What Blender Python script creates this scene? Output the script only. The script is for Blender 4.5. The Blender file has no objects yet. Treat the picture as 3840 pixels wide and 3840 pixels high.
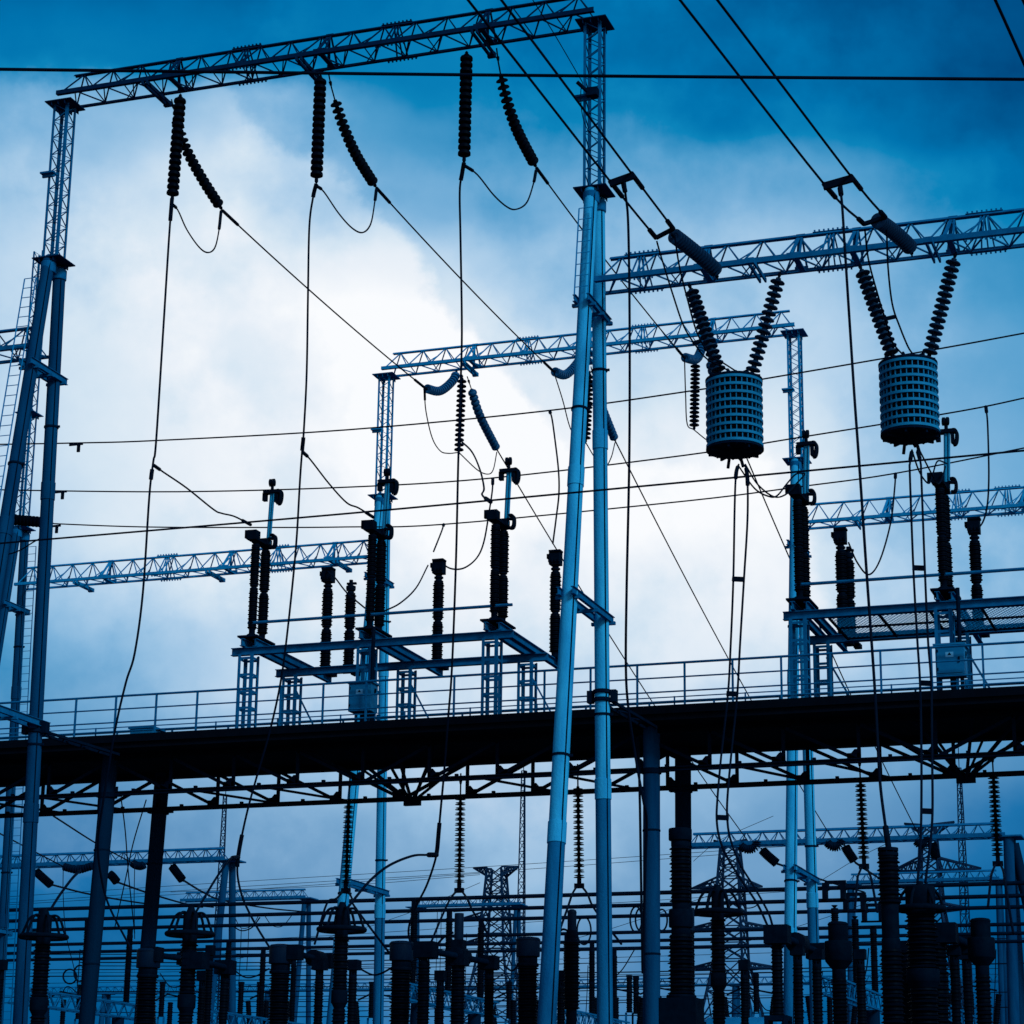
import bpy, math, random
from math import sin, cos, pi, radians as R
from mathutils import Vector as V, Matrix
random.seed(7)
S = bpy.context.scene
COL = S.collection

# ------------------------------------------------------------------ camera
FPX, PITCH, ROLL, YAW = 8589.28763, 0.279880599, 0.0134993435, 0.338173383
fwd = V((-sin(YAW)*cos(PITCH), cos(YAW)*cos(PITCH), sin(PITCH)))
r0 = V((cos(YAW), sin(YAW), 0)); u0 = r0.cross(fwd)
rgt = cos(ROLL)*r0 + sin(ROLL)*u0; upv = -sin(ROLL)*r0 + cos(ROLL)*u0
cam = bpy.data.cameras.new('camera'); co = bpy.data.objects.new('camera', cam); COL.objects.link(co)
co.matrix_world = Matrix(((rgt.x, upv.x, -fwd.x, 0), (rgt.y, upv.y, -fwd.y, 0), (rgt.z, upv.z, -fwd.z, 0), (0, 0, 0, 1)))
cam.sensor_width = 36; cam.lens = 36*FPX/3840; cam.clip_start = .1; cam.clip_end = 6000
S.camera = co
GZ = -1.7                                    # ground level, the eye is at 0

def ray(x, y): return fwd + rgt*((x-1920)/FPX) - upv*((y-1920)/FPX)
def atY(x, y, Y): d = ray(x, y); return d*(Y/d.y)      # measured photo position -> point at depth Y
def atX(x, y, X): d = ray(x, y); return d*(X/d.x)
def atZ(x, y, Z): d = ray(x, y); return d*(Z/d.z)
def ppm(P): return FPX/P.dot(fwd)

# ------------------------------------------------------------------ mesh builder
class MB:
    def __init__(s): s.v = []; s.f = []
    def add(s, vs, fs):
        n = len(s.v); s.v += [tuple(a) for a in vs]; s.f += [[i+n for i in f] for f in fs]; return s
    def box(s, c, sx, sy, sz, M=None):
        c = V(c); vs = []
        for z in (-.5, .5):
            for x, y in ((-.5, -.5), (.5, -.5), (.5, .5), (-.5, .5)):
                p = V((x*sx, y*sy, z*sz)); vs.append(c+(M @ p if M else p))
        return s.add(vs, [[3, 2, 1, 0], [4, 5, 6, 7], [0, 1, 5, 4], [1, 2, 6, 5], [2, 3, 7, 6], [3, 0, 4, 7]])
    def bar(s, a, b, w, h, up=(0, 0, 1)):
        a = V(a); b = V(b); d = (b-a).normalized(); up = V(up)
        if abs(d.dot(up)) > .98: up = V((0, 1, 0)) if abs(d.y) < .9 else V((1, 0, 0))
        x = d.cross(up).normalized(); y = x.cross(d)
        vs = [p+x*(i*w/2)+y*(j*h/2) for p in (a, b) for i, j in ((-1, -1), (1, -1), (1, 1), (-1, 1))]
        return s.add(vs, [[3, 2, 1, 0], [4, 5, 6, 7], [0, 1, 5, 4], [1, 2, 6, 5], [2, 3, 7, 6], [3, 0, 4, 7]])
    def angle(s, a, b, w, t, x, y):           # L section, flanges along x and y
        a = V(a); b = V(b); x = V(x).normalized(); y = V(y).normalized()
        pr = [(0, 0), (w, 0), (w, t), (t, t), (t, w), (0, w)]
        vs = [p+x*i+y*j for p in (a, b) for i, j in pr]
        return s.add(vs, [[5, 4, 3, 2, 1, 0], [6, 7, 8, 9, 10, 11]]+[[i, (i+1) % 6, (i+1) % 6+6, i+6] for i in range(6)])
    def ibeam(s, a, b, w, h, t=.014, up=(0, 0, 1)):
        a = V(a); b = V(b); d = (b-a).normalized(); up = V(up); x = d.cross(up).normalized(); y = x.cross(d)
        hw, hh, k = w/2, h/2, t/2
        pr = [(-hw, -hh), (hw, -hh), (hw, -hh+t), (k, -hh+t), (k, hh-t), (hw, hh-t), (hw, hh), (-hw, hh), (-hw, hh-t), (-k, hh-t), (-k, -hh+t), (-hw, -hh+t)]
        vs = [p+x*i+y*j for p in (a, b) for i, j in pr]
        return s.add(vs, [list(range(11, -1, -1)), list(range(12, 24))]+[[i, (i+1) % 12, (i+1) % 12+12, i+12] for i in range(12)])
    def tube(s, pts, r, n=8, r1=None, closed=False):
        pts = [V(p) for p in pts]; N = len(pts); vs = []; fs = []
        t0 = (pts[1]-pts[0]).normalized(); ref = V((0, 0, 1)) if abs(t0.z) < .9 else V((1, 0, 0))
        x = t0.cross(ref).normalized()
        for i, p in enumerate(pts):
            if closed: t = (pts[(i+1) % N]-pts[i-1]).normalized()
            else: t = (pts[min(i+1, N-1)]-pts[max(i-1, 0)]).normalized()
            x = (x-t*x.dot(t)).normalized(); y = t.cross(x)
            rr = r if r1 is None else r+(r1-r)*i/(N-1)
            vs += [p+x*(rr*cos(2*pi*k/n))+y*(rr*sin(2*pi*k/n)) for k in range(n)]
        for i in range(N if closed else N-1):
            j = (i+1) % N
            fs += [[i*n+k, i*n+(k+1) % n, j*n+(k+1) % n, j*n+k] for k in range(n)]
        if not closed: fs += [list(range(n-1, -1, -1)), [(N-1)*n+k for k in range(n)]]
        return s.add(vs, fs)
    def lathe(s, prof, o=(0, 0, 0), ax=(0, 0, 1), n=20, cap=True):
        o = V(o); ax = V(ax).normalized(); x = ax.cross(V((0, 0, 1)) if abs(ax.z) < .9 else V((0, 1, 0))).normalized(); y = ax.cross(x)
        vs = [o+ax*z+x*(r*cos(2*pi*k/n))+y*(r*sin(2*pi*k/n)) for r, z in prof for k in range(n)]
        fs = [[i*n+k, i*n+(k+1) % n, (i+1)*n+(k+1) % n, (i+1)*n+k] for i in range(len(prof)-1) for k in range(n)]
        if cap: fs += [list(range(n-1, -1, -1)), [(len(prof)-1)*n+k for k in range(n)]]
        return s.add(vs, fs)
    def mesh(s, name, mat, smooth=None, off=None):
        m = bpy.data.meshes.new(name); vs = s.v
        if off is not None: vs = [(a-off[0], b-off[1], c-off[2]) for a, b, c in vs]
        m.from_pydata(vs, [], s.f); m.materials.append(mat)
        m.validate()
        if smooth:
            m.polygons.foreach_set('use_smooth', [True]*len(m.polygons)); m.set_sharp_from_angle(angle=R(smooth))
        m.update(); return m

def tag(o, label, cat, group=None, kind=None):
    if label: o['label'] = label
    if cat: o['category'] = cat
    if group: o['group'] = group
    if kind: o['kind'] = kind
    return o
def thing(name, label, cat, loc, group=None):
    o = bpy.data.objects.new(name, None); COL.objects.link(o); o.location = loc; o.empty_display_size = .2
    return tag(o, label, cat, group)
def root(o):
    while o.parent: o = o.parent
    return o
def part(name, mb, mat, par, world=True, smooth=None, label=None):
    """a child mesh of par; world=True: the mesh was built in world coordinates"""
    m = mb.mesh(name, mat, smooth, root(par).location if world else None)
    o = bpy.data.objects.new(name, m); COL.objects.link(o); o.parent = par
    if label: o['label'] = label
    return o
def single(name, mb, mat, label, cat, group=None, smooth=None, kind=None, loc=None):
    loc = V(loc) if loc is not None else V(mb.v[0])
    o = bpy.data.objects.new(name, mb.mesh(name, mat, smooth, loc)); COL.objects.link(o); o.location = loc
    return tag(o, label, cat, group, kind)
def copy_tree(o, parent=None):
    c = o.copy(); COL.objects.link(c); c.parent = parent
    for ch in o.children: copy_tree(ch, c)
    return c

# ------------------------------------------------------------------ materials
def mat(name, c1, c2=None, rough=.6, metal=0., scale=3., bump=0., streak=False, spec=.4):
    m = bpy.data.materials.new(name); m.use_nodes = True; nt = m.node_tree; N = nt.nodes; L = nt.links
    b = N['Principled BSDF']; b.inputs['Roughness'].default_value = rough; b.inputs['Metallic'].default_value = metal
    b.inputs['Specular IOR Level'].default_value = spec
    if c2 is None: b.inputs['Base Color'].default_value = (*c1, 1); return m
    tc = N.new('ShaderNodeTexCoord'); mp = N.new('ShaderNodeMapping'); L.new(tc.outputs['Object'], mp.inputs[0])
    mp.inputs['Scale'].default_value = (1, 1, .12) if streak else (1, 1, 1)
    nz = N.new('ShaderNodeTexNoise'); nz.inputs['Scale'].default_value = scale; nz.inputs['Detail'].default_value = 6; nz.inputs['Roughness'].default_value = .65
    L.new(mp.outputs[0], nz.inputs['Vector'])
    rp = N.new('ShaderNodeValToRGB'); rp.color_ramp.elements[0].position = .32; rp.color_ramp.elements[1].position = .68
    rp.color_ramp.elements[0].color = (*c1, 1); rp.color_ramp.elements[1].color = (*c2, 1)
    L.new(nz.outputs['Fac'], rp.inputs[0]); L.new(rp.outputs[0], b.inputs['Base Color'])
    if bump:
        bp = N.new('ShaderNodeBump'); bp.inputs['Strength'].default_value = bump; bp.inputs['Distance'].default_value = .02
        n2 = N.new('ShaderNodeTexNoise'); n2.inputs['Scale'].default_value = scale*7; L.new(tc.outputs['Object'], n2.inputs['Vector'])
        L.new(n2.outputs['Fac'], bp.inputs['Height']); L.new(bp.outputs[0], b.inputs['Normal'])
    return m
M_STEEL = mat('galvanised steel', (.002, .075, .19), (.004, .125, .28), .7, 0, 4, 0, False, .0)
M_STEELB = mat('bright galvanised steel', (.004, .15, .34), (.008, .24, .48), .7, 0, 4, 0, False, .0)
M_STEELA = mat('steel with painted shade', (.0006, .012, .040), (.0012, .022, .064), .7, 0, 4, 0, False, .0)  # front beam tone, shade of the underside painted into the colour
M_DARKST = mat('weathered dark steel', (.0004, .005, .015), (.0008, .010, .026), .7, 0, 4, 0, False, .0)
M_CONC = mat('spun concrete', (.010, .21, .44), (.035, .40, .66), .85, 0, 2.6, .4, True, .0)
M_CONCM = mat('darker spun concrete', (.0012, .030, .085), (.0025, .056, .135), .85, 0, 2.6, .4, True, .0)  # darker tone than the main poles
M_CONCL = mat('lower concrete with painted falloff', (.003, .075, .19), (.007, .14, .30), .85, 0, 2.6, .4, True, .0)  # length below the joint; darkening towards the foot is painted into this colour
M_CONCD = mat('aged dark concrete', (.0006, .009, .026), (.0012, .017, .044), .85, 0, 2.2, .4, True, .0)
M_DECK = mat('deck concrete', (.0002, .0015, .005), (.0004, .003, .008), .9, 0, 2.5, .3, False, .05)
M_PORC = mat('dark glazed porcelain', (.0003, .0018, .005), (.0006, .003, .008), .5, 0, 5, 0, False, .012)
M_PORCG = mat('grey porcelain', (.003, .05, .13), (.006, .08, .19), .4, 0, 5, 0, False, .1)
M_PORCM = mat('dusty porcelain', (.0015, .016, .045), (.003, .028, .07), .5, 0, 5, 0, False, .08)
M_IRON = mat('cast fittings', (.0004, .003, .009), (.0008, .006, .015), .65, 0, 6, 0, False, .01)
M_WIRE = mat('stranded conductor', (.0006, .0045, .014), None, .7, 0, spec=.02)
M_ALU = mat('aluminium tube', (.006, .20, .38), (.01, .28, .47), .5, 0, 5, 0, False, .1)
M_BOX = mat('painted cabinet', (.003, .12, .27), (.006, .16, .33), .6, 0, 2, 0, False, .05)
M_CAP = mat('dull painted cap', (.0005, .007, .022), (.001, .012, .032), .5, 0, 2, 0, False, .06)
M_TRAP = mat('trap band fibreglass', (.004, .15, .30), (.007, .20, .38), .6, 0, 4, 0, False, .05)
M_WIND = mat('trap winding', (.001, .016, .042), (.002, .024, .06), .6, 0, 4, 0, False, .05)
M_GRAVEL = mat('gravel', (.01, .03, .06), (.03, .07, .12), .95, 0, 9, .6)
M_FAR = mat('distant steel', (.001, .014, .045), (.002, .022, .06), .7, 0, 1, 0, False, .08)
M_SIGN = mat('cabinet sign plate', (.10, .36, .58), None, .5)

# ------------------------------------------------------------------ generic pieces
def spline(pts, k=6):
    pts = [V(p) for p in pts]
    if len(pts) == 2: return pts
    P = [pts[0]*2-pts[1]]+pts+[pts[-1]*2-pts[-2]]; out = []
    for i in range(1, len(P)-2):
        a, b, c, d = P[i-1:i+3]
        for j in range(k):
            t = j/k
            out.append(.5*((2*b)+(c-a)*t+(2*a-5*b+4*c-d)*t*t+(3*b-a-3*c+d)*t**3))
    out.append(P[-2]); return out
def wpts(lst):
    """(x,y,Y) measurements; a missing Y is interpolated between its neighbours along the run"""
    Ys = [(i, p[2]) for i, p in enumerate(lst) if len(p) > 2]; out = []
    for i, p in enumerate(lst):
        lo = max((q for q in Ys if q[0] <= i), default=Ys[0], key=lambda q: q[0]); hi = min((q for q in Ys if q[0] >= i), default=Ys[-1], key=lambda q: q[0])
        t = 0 if hi[0] == lo[0] else (i-lo[0])/(hi[0]-lo[0])
        out.append(atY(p[0], p[1], lo[1]+(hi[1]-lo[1])*t))
    return out
def wire(label, pts, r=.019, name='conductor', cat='wire', group=None, clamps=(), three=False, k=6, n=6):
    P = spline(pts if three else wpts(pts), k); r *= 1.22
    if not clamps: return single(name, MB().tube(P, r, n), M_WIRE, label, cat, group, 60)
    o = thing(name, label, cat, P[0], group); part('cable', MB().tube(P, r, n), M_WIRE, o, smooth=60)
    for a, b in clamps:                         # fractions along the run: compression sleeves
        i = int(a*(len(P)-1)); j = max(i+1, int(b*(len(P)-1)))
        part('sleeve', MB().tube(P[i:j+1], r*2.0, 8), M_IRON, o, smooth=60)
    return o

def shed_profile(L, R_, pitch, core=.80, alt=True):
    n = max(2, round(L/pitch)); p = L/n; pr = [(R_*core, 0)]
    for i in range(n):
        rr = R_ if (i % 2 == 0 or not alt) else R_*.88
        z = i*p
        pr += [(R_*core, z+p*.15), (rr, z+p*.30), (rr, z+p*.42), (R_*core, z+p*.85)]
    return pr+[(R_*core, L)]
def disc_mesh(r, pitch, m, name='disc', style='bell'):
    b = MB()
    if style == 'bell':
        b.lathe([(.02, 0), (.03, pitch*.18), (r*.45, pitch*.2), (r*.5, pitch*.1), (r*.9, pitch*.05), (r, pitch*.10), (r, pitch*.42), (r*.9, pitch*.62), (r*.62, pitch*.74), (r*.5, pitch*.80), (r*.45, pitch*.97), (.02, pitch)], n=18)
    elif style == 'flat':
        b.lathe([(.02, 0), (.03, pitch*.18), (r*.45, pitch*.2), (r*.5, pitch*.1), (r*.85, pitch*.08), (r, pitch*.12), (r, pitch*.26), (r*.86, pitch*.40), (r*.5, pitch*.55), (r*.38, pitch*.62), (r*.34, pitch*.9), (.02, pitch)], n=18)
    else:                                       # long-rod unit with a large and a small shed
        b.lathe([(r*.26, 0), (r*.26, pitch*.1), (r, pitch*.16), (r, pitch*.20), (r*.32, pitch*.36), (r*.34, pitch*.44), (r*.9, pitch*.50), (r*.9, pitch*.54), (r*.30, pitch*.70), (r*.26, pitch)], n=18)
    return b.mesh(name, m, 40)
def istring(label, path, r=.16, nd=16, m=None, group=None, fit0=.25, fit1=.25, style='bell', name='insulator_string', yoke=None):
    """string of discs along a path (first point = beam end); link fittings at both ends"""
    m = m or M_PORC
    P = spline(path, 12); ln = [0]
    for a, b in zip(P, P[1:]): ln.append(ln[-1]+(b-a).length)
    Lt = ln[-1]; use = Lt-fit0-fit1; pitch = use/nd
    def at(s):
        s = min(max(s, 0), Lt)
        for i in range(len(P)-1):
            if ln[i+1] >= s-1e-9:
                t = (s-ln[i])/max(1e-9, ln[i+1]-ln[i]); return P[i].lerp(P[i+1], t)
        return P[-1]
    T = thing(name, label, 'insulator', P[0], group)
    b = MB().tube([at(0), at(fit0*.5), at(fit0)], .022, 6)
    b.lathe([(.045, 0), (.05, .03), (.03, .12)], at(fit0*.3), at(fit0)-at(0), 8)
    part('link_fitting', b, M_IRON, T, smooth=40)
    b = MB().tube([at(Lt-fit1), at(Lt-fit1*.5), at(Lt)], .024, 6)
    b.lathe([(.05, -.05), (.055, .03), (.03, .08)], at(Lt-fit1*.5), at(Lt)-at(Lt-fit1), 8)
    part('end_clamp', b, M_IRON, T, smooth=40)
    dm = disc_mesh(r, pitch, m, 'disc', style)
    for i in range(nd):
        a = at(fit0+pitch*i); c = at(fit0+pitch*(i+1))
        o = bpy.data.objects.new('disc', dm); COL.objects.link(o); o.parent = T
        o.location = c-T.location; o.rotation_mode = 'QUATERNION'; o.rotation_quaternion = (a-c).to_track_quat('Z', 'Y')
    return T

# ------------------------------------------------------------------ gantries
XL, XR, YA, YB, ZT, ZM = -31.97, -16.16, 52., 76.26, 29.03, 24.24
def truss(T, x0, x1, Y, zb, w, h, half, m, frames=(), hangers=(), splices=(), rch=.05, rbr=.016, name='crossbeam', hang_len=1.3):
    """triangular lattice beam along X as a part of T: bracing mesh with three chords below it"""
    yn, yf = Y-w/2, Y+w/2; n = max(2, round((x1-x0)/half)); n += n % 2; d = (x1-x0)/n
    b = MB()
    e = .25
    for i in range(n):
        a = x0+d*i; c = a+d
        top0, top1 = (i % 2 == 1), (i % 2 == 0)
        tx = lambda x: min(max(x, x0+e), x1-e)
        for ys in (yn, yf):
            p = V((tx(a), Y, zb+h)) if top0 else V((a, ys, zb)); q = V((tx(c), Y, zb+h)) if top1 else V((c, ys, zb))
            b.bar(p, q, rbr*2, rbr*2, (0, 1, 0))
        b.bar((a, yn if top0 else yf, zb), (c, yf if top0 else yn, zb), rbr*2, rbr*2)
        if i % 4 == 3:
            for ys in (yn, yf): b.bar((a+d*.5, ys, zb), (a+d*1.5, Y+(ys-Y)*.5, zb+h*.5), rbr*1.6, rbr*1.6, (0, 1, 0))
    B = part(name, b, m, T)
    ch = MB().angle((x0-.12, yn-.05, zb-.05), (x1+.12, yn-.05, zb-.05), rch*2.4, .02, (0, 1, 0), (0, 0, 1)); part('lower_chord', ch, m, B)
    ch = MB().angle((x0-.12, yf+.05, zb-.05), (x1+.12, yf+.05, zb-.05), rch*2, .02, (0, -1, 0), (0, 0, 1)); part('lower_chord', ch, m, B)
    ch = MB().angle((x0+e-.1, Y, zb+h+.05), (x1-e+.1, Y, zb+h+.05), rch*2, .02, (0, .7, -.7), (0, -.7, -.7)); part('top_chord', ch, m, B)
    for x in frames:                            # stiff triangular frames where the strings hang
        f = MB()
        for ys in (yn, yf):
            f.bar((x-.16, ys, zb), (x+.02, Y, zb+h), .085, .03, (0, 1, 0)); f.bar((x+.10, ys, zb), (x+.08, Y, zb+h), .05, .03, (0, 1, 0))
            f.box((x-.05, ys+(.02 if ys > Y else -.02), zb+.05), .34, .02, .13)
        f.bar((x, yn, zb-.03), (x, yf, zb-.03), .14, .05); f.box((x+.05, Y, zb+h), .22, .06, .10)
        part('stiffener_frame', f, m, B)
    for x, s in hangers:                        # channels laid across below the lower chords
        f = MB()
        y0, y1 = (yn-.1, yf+hang_len-.9) if s > 0 else (yn-hang_len+.9, yf+.1)
        for o in (-.07, .07): f.bar((x+o, y0, zb-.12), (x+o, y1, zb-.12), .045, .11)
        f.box((x, y1 if s > 0 else y0, zb-.14), .22, .12, .14); part('hanger_channel', f, m, B)
    for x in splices:
        f = MB()
        for ys, z in ((yn, zb), (yf, zb), (Y, zb+h)):
            f.box((x, ys, z+.06 if z > zb else z-.065), .9, .06, .012)
            for k in range(8): f.box((x-.4+k*.115, ys, z+.09 if z > zb else z-.095), .04, .04, .055)
        for o in (-.12, 0, .12):
            for ys in (yn, yf): f.bar((x+o*1.3, ys, zb), (x+o*.6, Y, zb+h), .035, .035, (0, 1, 0))
        part('splice', f, m, B)
    return B
def plate(T, X, Y, z, s, m, name='bearing_plate'):
    b = MB().box((X, Y, z), s, s, .03)
    for a in (-1, 1):
        b.add([(X+a*.02-.008, Y-s*.42, z-.016), (X+a*.02+.008, Y-s*.42, z-.016), (X, Y-.12, z-.2)], [[0, 1, 2]])
        for k in (-.25, 0, .25):
            b.box((X+k*s, Y+a*s*.38, z-.07), .015, s*.2, .10)
    return part(name, b, m, T)
def mast(T, X, Y, z0, z1, s, m, post=.075, panels=9, bracket=None):
    b = MB(); h = (z1-z0)/panels; k = s/2
    cs = [(-k, -k), (k, -k), (k, k), (-k, k)]
    for i in range(panels):
        za, zb_ = z0+h*i, z0+h*(i+1)
        for j in range(4):
            (ax, ay), (bx, by) = cs[j], cs[(j+1) % 4]
            if j % 2: ax, ay, bx, by = bx, by, ax, ay
            b.bar((X+ax, Y+ay, za), (X+bx, Y+by, (za+zb_)/2), .028, .02); b.bar((X+bx, Y+by, (za+zb_)/2), (X+ax, Y+ay, zb_), .028, .02)
    Mo = part('mast', b, m, T)
    for ax, ay in cs:
        part('corner_post', MB().angle((X+ax*1.12, Y+ay*1.12, z0), (X+ax*1.12, Y+ay*1.12, z1), post, .014, (-ax, 0, 0), (0, -ay, 0)), m, Mo)
    if bracket:
        part('step_bracket', MB().box((X-s*.5, Y-s*.6, bracket), s*1.0, .28, .05).box((X-s*.5, Y-s*.62, bracket-.06), s*.9, .06, .1), m, Mo)
    return Mo
def pole(T, a, b, ra, rb, m, bands=(.35, .62), name='concrete_pole', m2=None):
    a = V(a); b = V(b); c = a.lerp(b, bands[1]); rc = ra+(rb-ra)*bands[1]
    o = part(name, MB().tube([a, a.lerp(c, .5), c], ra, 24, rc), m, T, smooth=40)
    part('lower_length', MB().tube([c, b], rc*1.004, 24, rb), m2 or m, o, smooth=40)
    d = (b-a).normalized()
    for t in bands:
        c = a.lerp(b, t); rr = ra+(rb-ra)*t+.012
        part('joint_collar', MB().lathe([(rr-.01, 0), (rr+.006, .01), (rr+.006, .5), (rr-.01, .51)], c, d, 24), m, o, smooth=40)
        part('steel_band', MB().lathe([(rr, 0), (rr+.012, .005), (rr+.012, .055), (rr, .06)], c-d*1.6, d, 24).box(c-d*1.57+V((rr+.03, 0, 0)), .08, .05, .06), M_DARKST, o)
    # earthing strip down the face
    part('earth_strip', MB().bar(a+V((ra*.78, -ra*.72, 0)), b+V((rb*.78, -rb*.72, 0)), .03, .012), M_DARKST, o)
    return o
def ladder(T, a, b, m, w=.36, step=.3):
    a = V(a); b = V(b); d = (b-a); n = int(d.length/step); x = V((1, 0, 0))*(w/2); mb = MB()
    mb.bar(a-x, b-x, .035, .015, (0, 1, 0)); mb.bar(a+x, b+x, .035, .015, (0, 1, 0))
    for i in range(n): p = a+d*(i/n); mb.bar(p-x, p+x, .018, .018)
    return part('ladder', mb, m, T)
def strut(T, X, ya, yb, z, m, w=.36):
    b = MB()
    for s in (-1, 1): b.ibeam((X+s*w/2, ya, z), (X+s*w/2, yb, z), .09, .18, .014)
    for y in (ya+.25, (ya+yb)/2, yb-.25): b.box((X, y, z-.12), w+.25, .10, .08)
    for i in range(4): b.box((X+(-1)**i*w/2, ya+.3+i*.4, z+.1), .04, .04, .03)
    return part('strut', b, m, T)

def aframe(T, X, Yc, rake, mP, ztop=ZM, struts=(13.2,), zb=GZ):
    t = (ztop-zb); yn0, yf0 = Yc-.26, Yc+.34
    nb = (X, yn0-rake*t/21.2, zb); fb = (X, yf0+.75*t/21.2, zb)
    nt_, ft = (X, yn0, ztop-.06), (X, yf0, ztop-.06)
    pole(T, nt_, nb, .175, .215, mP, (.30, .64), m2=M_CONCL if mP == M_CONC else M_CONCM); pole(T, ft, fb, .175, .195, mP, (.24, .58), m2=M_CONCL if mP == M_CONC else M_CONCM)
    f = lambda z, a, b: V(a).lerp(V(b), (ztop-z)/(ztop-zb))
    for z in struts:
        strut(T, X, f(z, nt_, nb).y-.35, f(z, ft, fb).y+.4, z, M_STEEL)
    # cap collar below the bearing plate
    part('cap_collar', MB().lathe([(.2, 0), (.21, .02), (.21, .28), (.19, .3)], (X, yn0, ztop-.42), n=20).lathe([(.2, 0), (.21, .02), (.21, .28), (.19, .3)], (X, yf0, ztop-.42), n=20).box((X, Yc, ztop-.2), .1, .5, .22), M_STEEL, T)
    return f, nt_, nb, ft, fb

ph = [-28.55, -23.95, -19.3]                    # phase lines of the middle bay
# front gantry
GA = thing('lattice_gantry', 'tall front gantry with triangular lattice crossbeam on two A-shaped concrete pole pairs', 'gantry', (XR, YA, GZ))
truss(GA, XL+.1, XR+.0, YA, ZT+.17, .92, .72, .46, M_STEELA, [x+.12 for x in ph], [(x-.15, 1) for x in (-29.0, -24.3, -19.2)], (-26.3, -21.8))
for X in (XL, XR):
    plate(GA, X, YA, ZT, .84, M_STEELA); plate(GA, X, YA, ZM, .88, M_STEELA)
    mast(GA, X, YA, ZM+.02, ZT-.02, .42, M_STEEL, bracket=ZM+2.6)
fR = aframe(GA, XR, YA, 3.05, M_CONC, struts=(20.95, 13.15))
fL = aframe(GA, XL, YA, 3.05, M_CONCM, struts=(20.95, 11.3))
for X, f in ((XR, fR), (XL, fL)):
    z1 = 21.0 if X == XR else 11.0
    a = f[0](23.6, f[1], f[2]); b = f[0](z1, f[1], f[2]); o = V((-.02 if X == XR else -.3, -.3, 0)); ladder(GA, a+o, b+o, M_STEELB)
# braces from the far legs back to the deck
for X, f in ((XR, fR), (XL, fL)):
    p = f[0](11.15, f[3], f[4]); b = MB()
    for s in (-.16, .16): b.bar(p+V((s, .25, 0)), V((X+s, 57.1, 11.2)), .06, .07)
    n = 7
    for i in range(n): b.bar((X-.16 if i % 2 else X+.16, p.y+.3+i*(3.4/n), 11.18), (X+.16 if i % 2 else X-.16, p.y+.3+(i+1)*(3.4/n), 11.18), .03, .03)
    b.lathe([(.21, 0), (.235, .01), (.235, .09), (.21, .1)], (p.x, p.y, 11.05), n=20).lathe([(.21, 0), (.235, .01), (.235, .09), (.21, .1)], (p.x, p.y, 11.25), n=20)
    b.box((X-.3, p.y, 11.18), .14, .2, .3).box((X+.3, p.y, 11.18), .14, .2, .3)
    part('tie_brace', b, M_DARKST, GA)
# small dead-end bracket with an earth wire insulator on the right mast
Q = atY(2205, 345, 51.6)
part('earth_wire_bracket', MB().box(Q+V((.1, .1, 0)), .3, .3, .22).tube([Q+V((-.22, -.25, .2)), Q], .05, 8), M_DARKST, GA)

# side crossbeams bolted to the front poles at the lower level
CR = thing('lattice_crossbeam', 'lower lattice crossbeam leaving the right front pole towards the right edge, carrying two drum traps', 'gantry beam', (XR+.5, YA, 21.7), 'low side crossbeams')
truss(CR, XR+.28, -1.2, YA, 21.62, .92, .72, .46, M_STEEL, (-13.2, -10.85, -9.45, -7.1), [(-11.9, -1), (-7.55, -1)], (-10.05, -6.3, -14.9), .055, .017)
CL = thing('lattice_crossbeam', 'short stub of lattice crossbeam running off the left edge behind the raked left front pole', 'gantry beam', (XL-.5, YA, 21.7), 'low side crossbeams')
truss(CL, XL-14, XL-.28, YA, 21.62, .92, .72, .46, M_STEEL)

# rear gantry row
GB = thing('lattice_gantry', 'rear gantry of the same kind seen between the front poles, paler and smaller', 'gantry', (XR, YB, GZ))
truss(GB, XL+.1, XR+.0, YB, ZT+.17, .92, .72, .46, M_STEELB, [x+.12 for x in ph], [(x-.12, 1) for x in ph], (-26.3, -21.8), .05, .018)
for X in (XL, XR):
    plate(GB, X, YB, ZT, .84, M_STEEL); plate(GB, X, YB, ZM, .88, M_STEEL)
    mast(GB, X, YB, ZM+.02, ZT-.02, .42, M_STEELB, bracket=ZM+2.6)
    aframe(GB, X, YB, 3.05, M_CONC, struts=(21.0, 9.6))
XLL = -47.5
GC = thing('lattice_gantry', 'rear lattice mast on pole legs with a ladder, half hidden behind the left front poles', 'gantry', (XLL, YB, GZ))
plate(GC, XLL, YB, ZT, .84, M_STEEL); plate(GC, XLL, YB, ZM, .88, M_STEEL)
mast(GC, XLL, YB, ZM+.02, ZT+7, .42, M_STEEL, bracket=ZM+3.4, panels=20)
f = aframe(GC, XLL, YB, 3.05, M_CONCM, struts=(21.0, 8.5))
a = f[0](23.6, f[3], f[4]); b = f[0](GZ, f[3], f[4]); ladder(GC, a+V((.42, -.1, 0)), b+V((.42, -.1, 0)), M_STEEL)
DL = thing('lattice_crossbeam', 'distant low lattice crossbeam spanning from the left rear pole to the rear gantry', 'gantry beam', (XLL, YB, 21.9), 'low side crossbeams')
truss(DL, XLL+.28, XL-.28, YB, 21.85, .80, .74, .46, M_STEELB, (-43.4, -38.2, -33.9), [(-44.6, 1), (-38.9, 1), (-33.6, 1)], (-40.9, -36.2), .045, .017)
DR = thing('lattice_crossbeam', 'distant low lattice crossbeam right of the rear gantry above the mesh canopy', 'gantry beam', (XR, YB, 21.9), 'low side crossbeams')
truss(DR, XR+.28, -2.5, YB, 21.85, .80, .74, .46, M_STEELB, (-13.0, -8.3), [(-14.0, -1)], (-10.6, -8.9), .045, .017)

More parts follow.
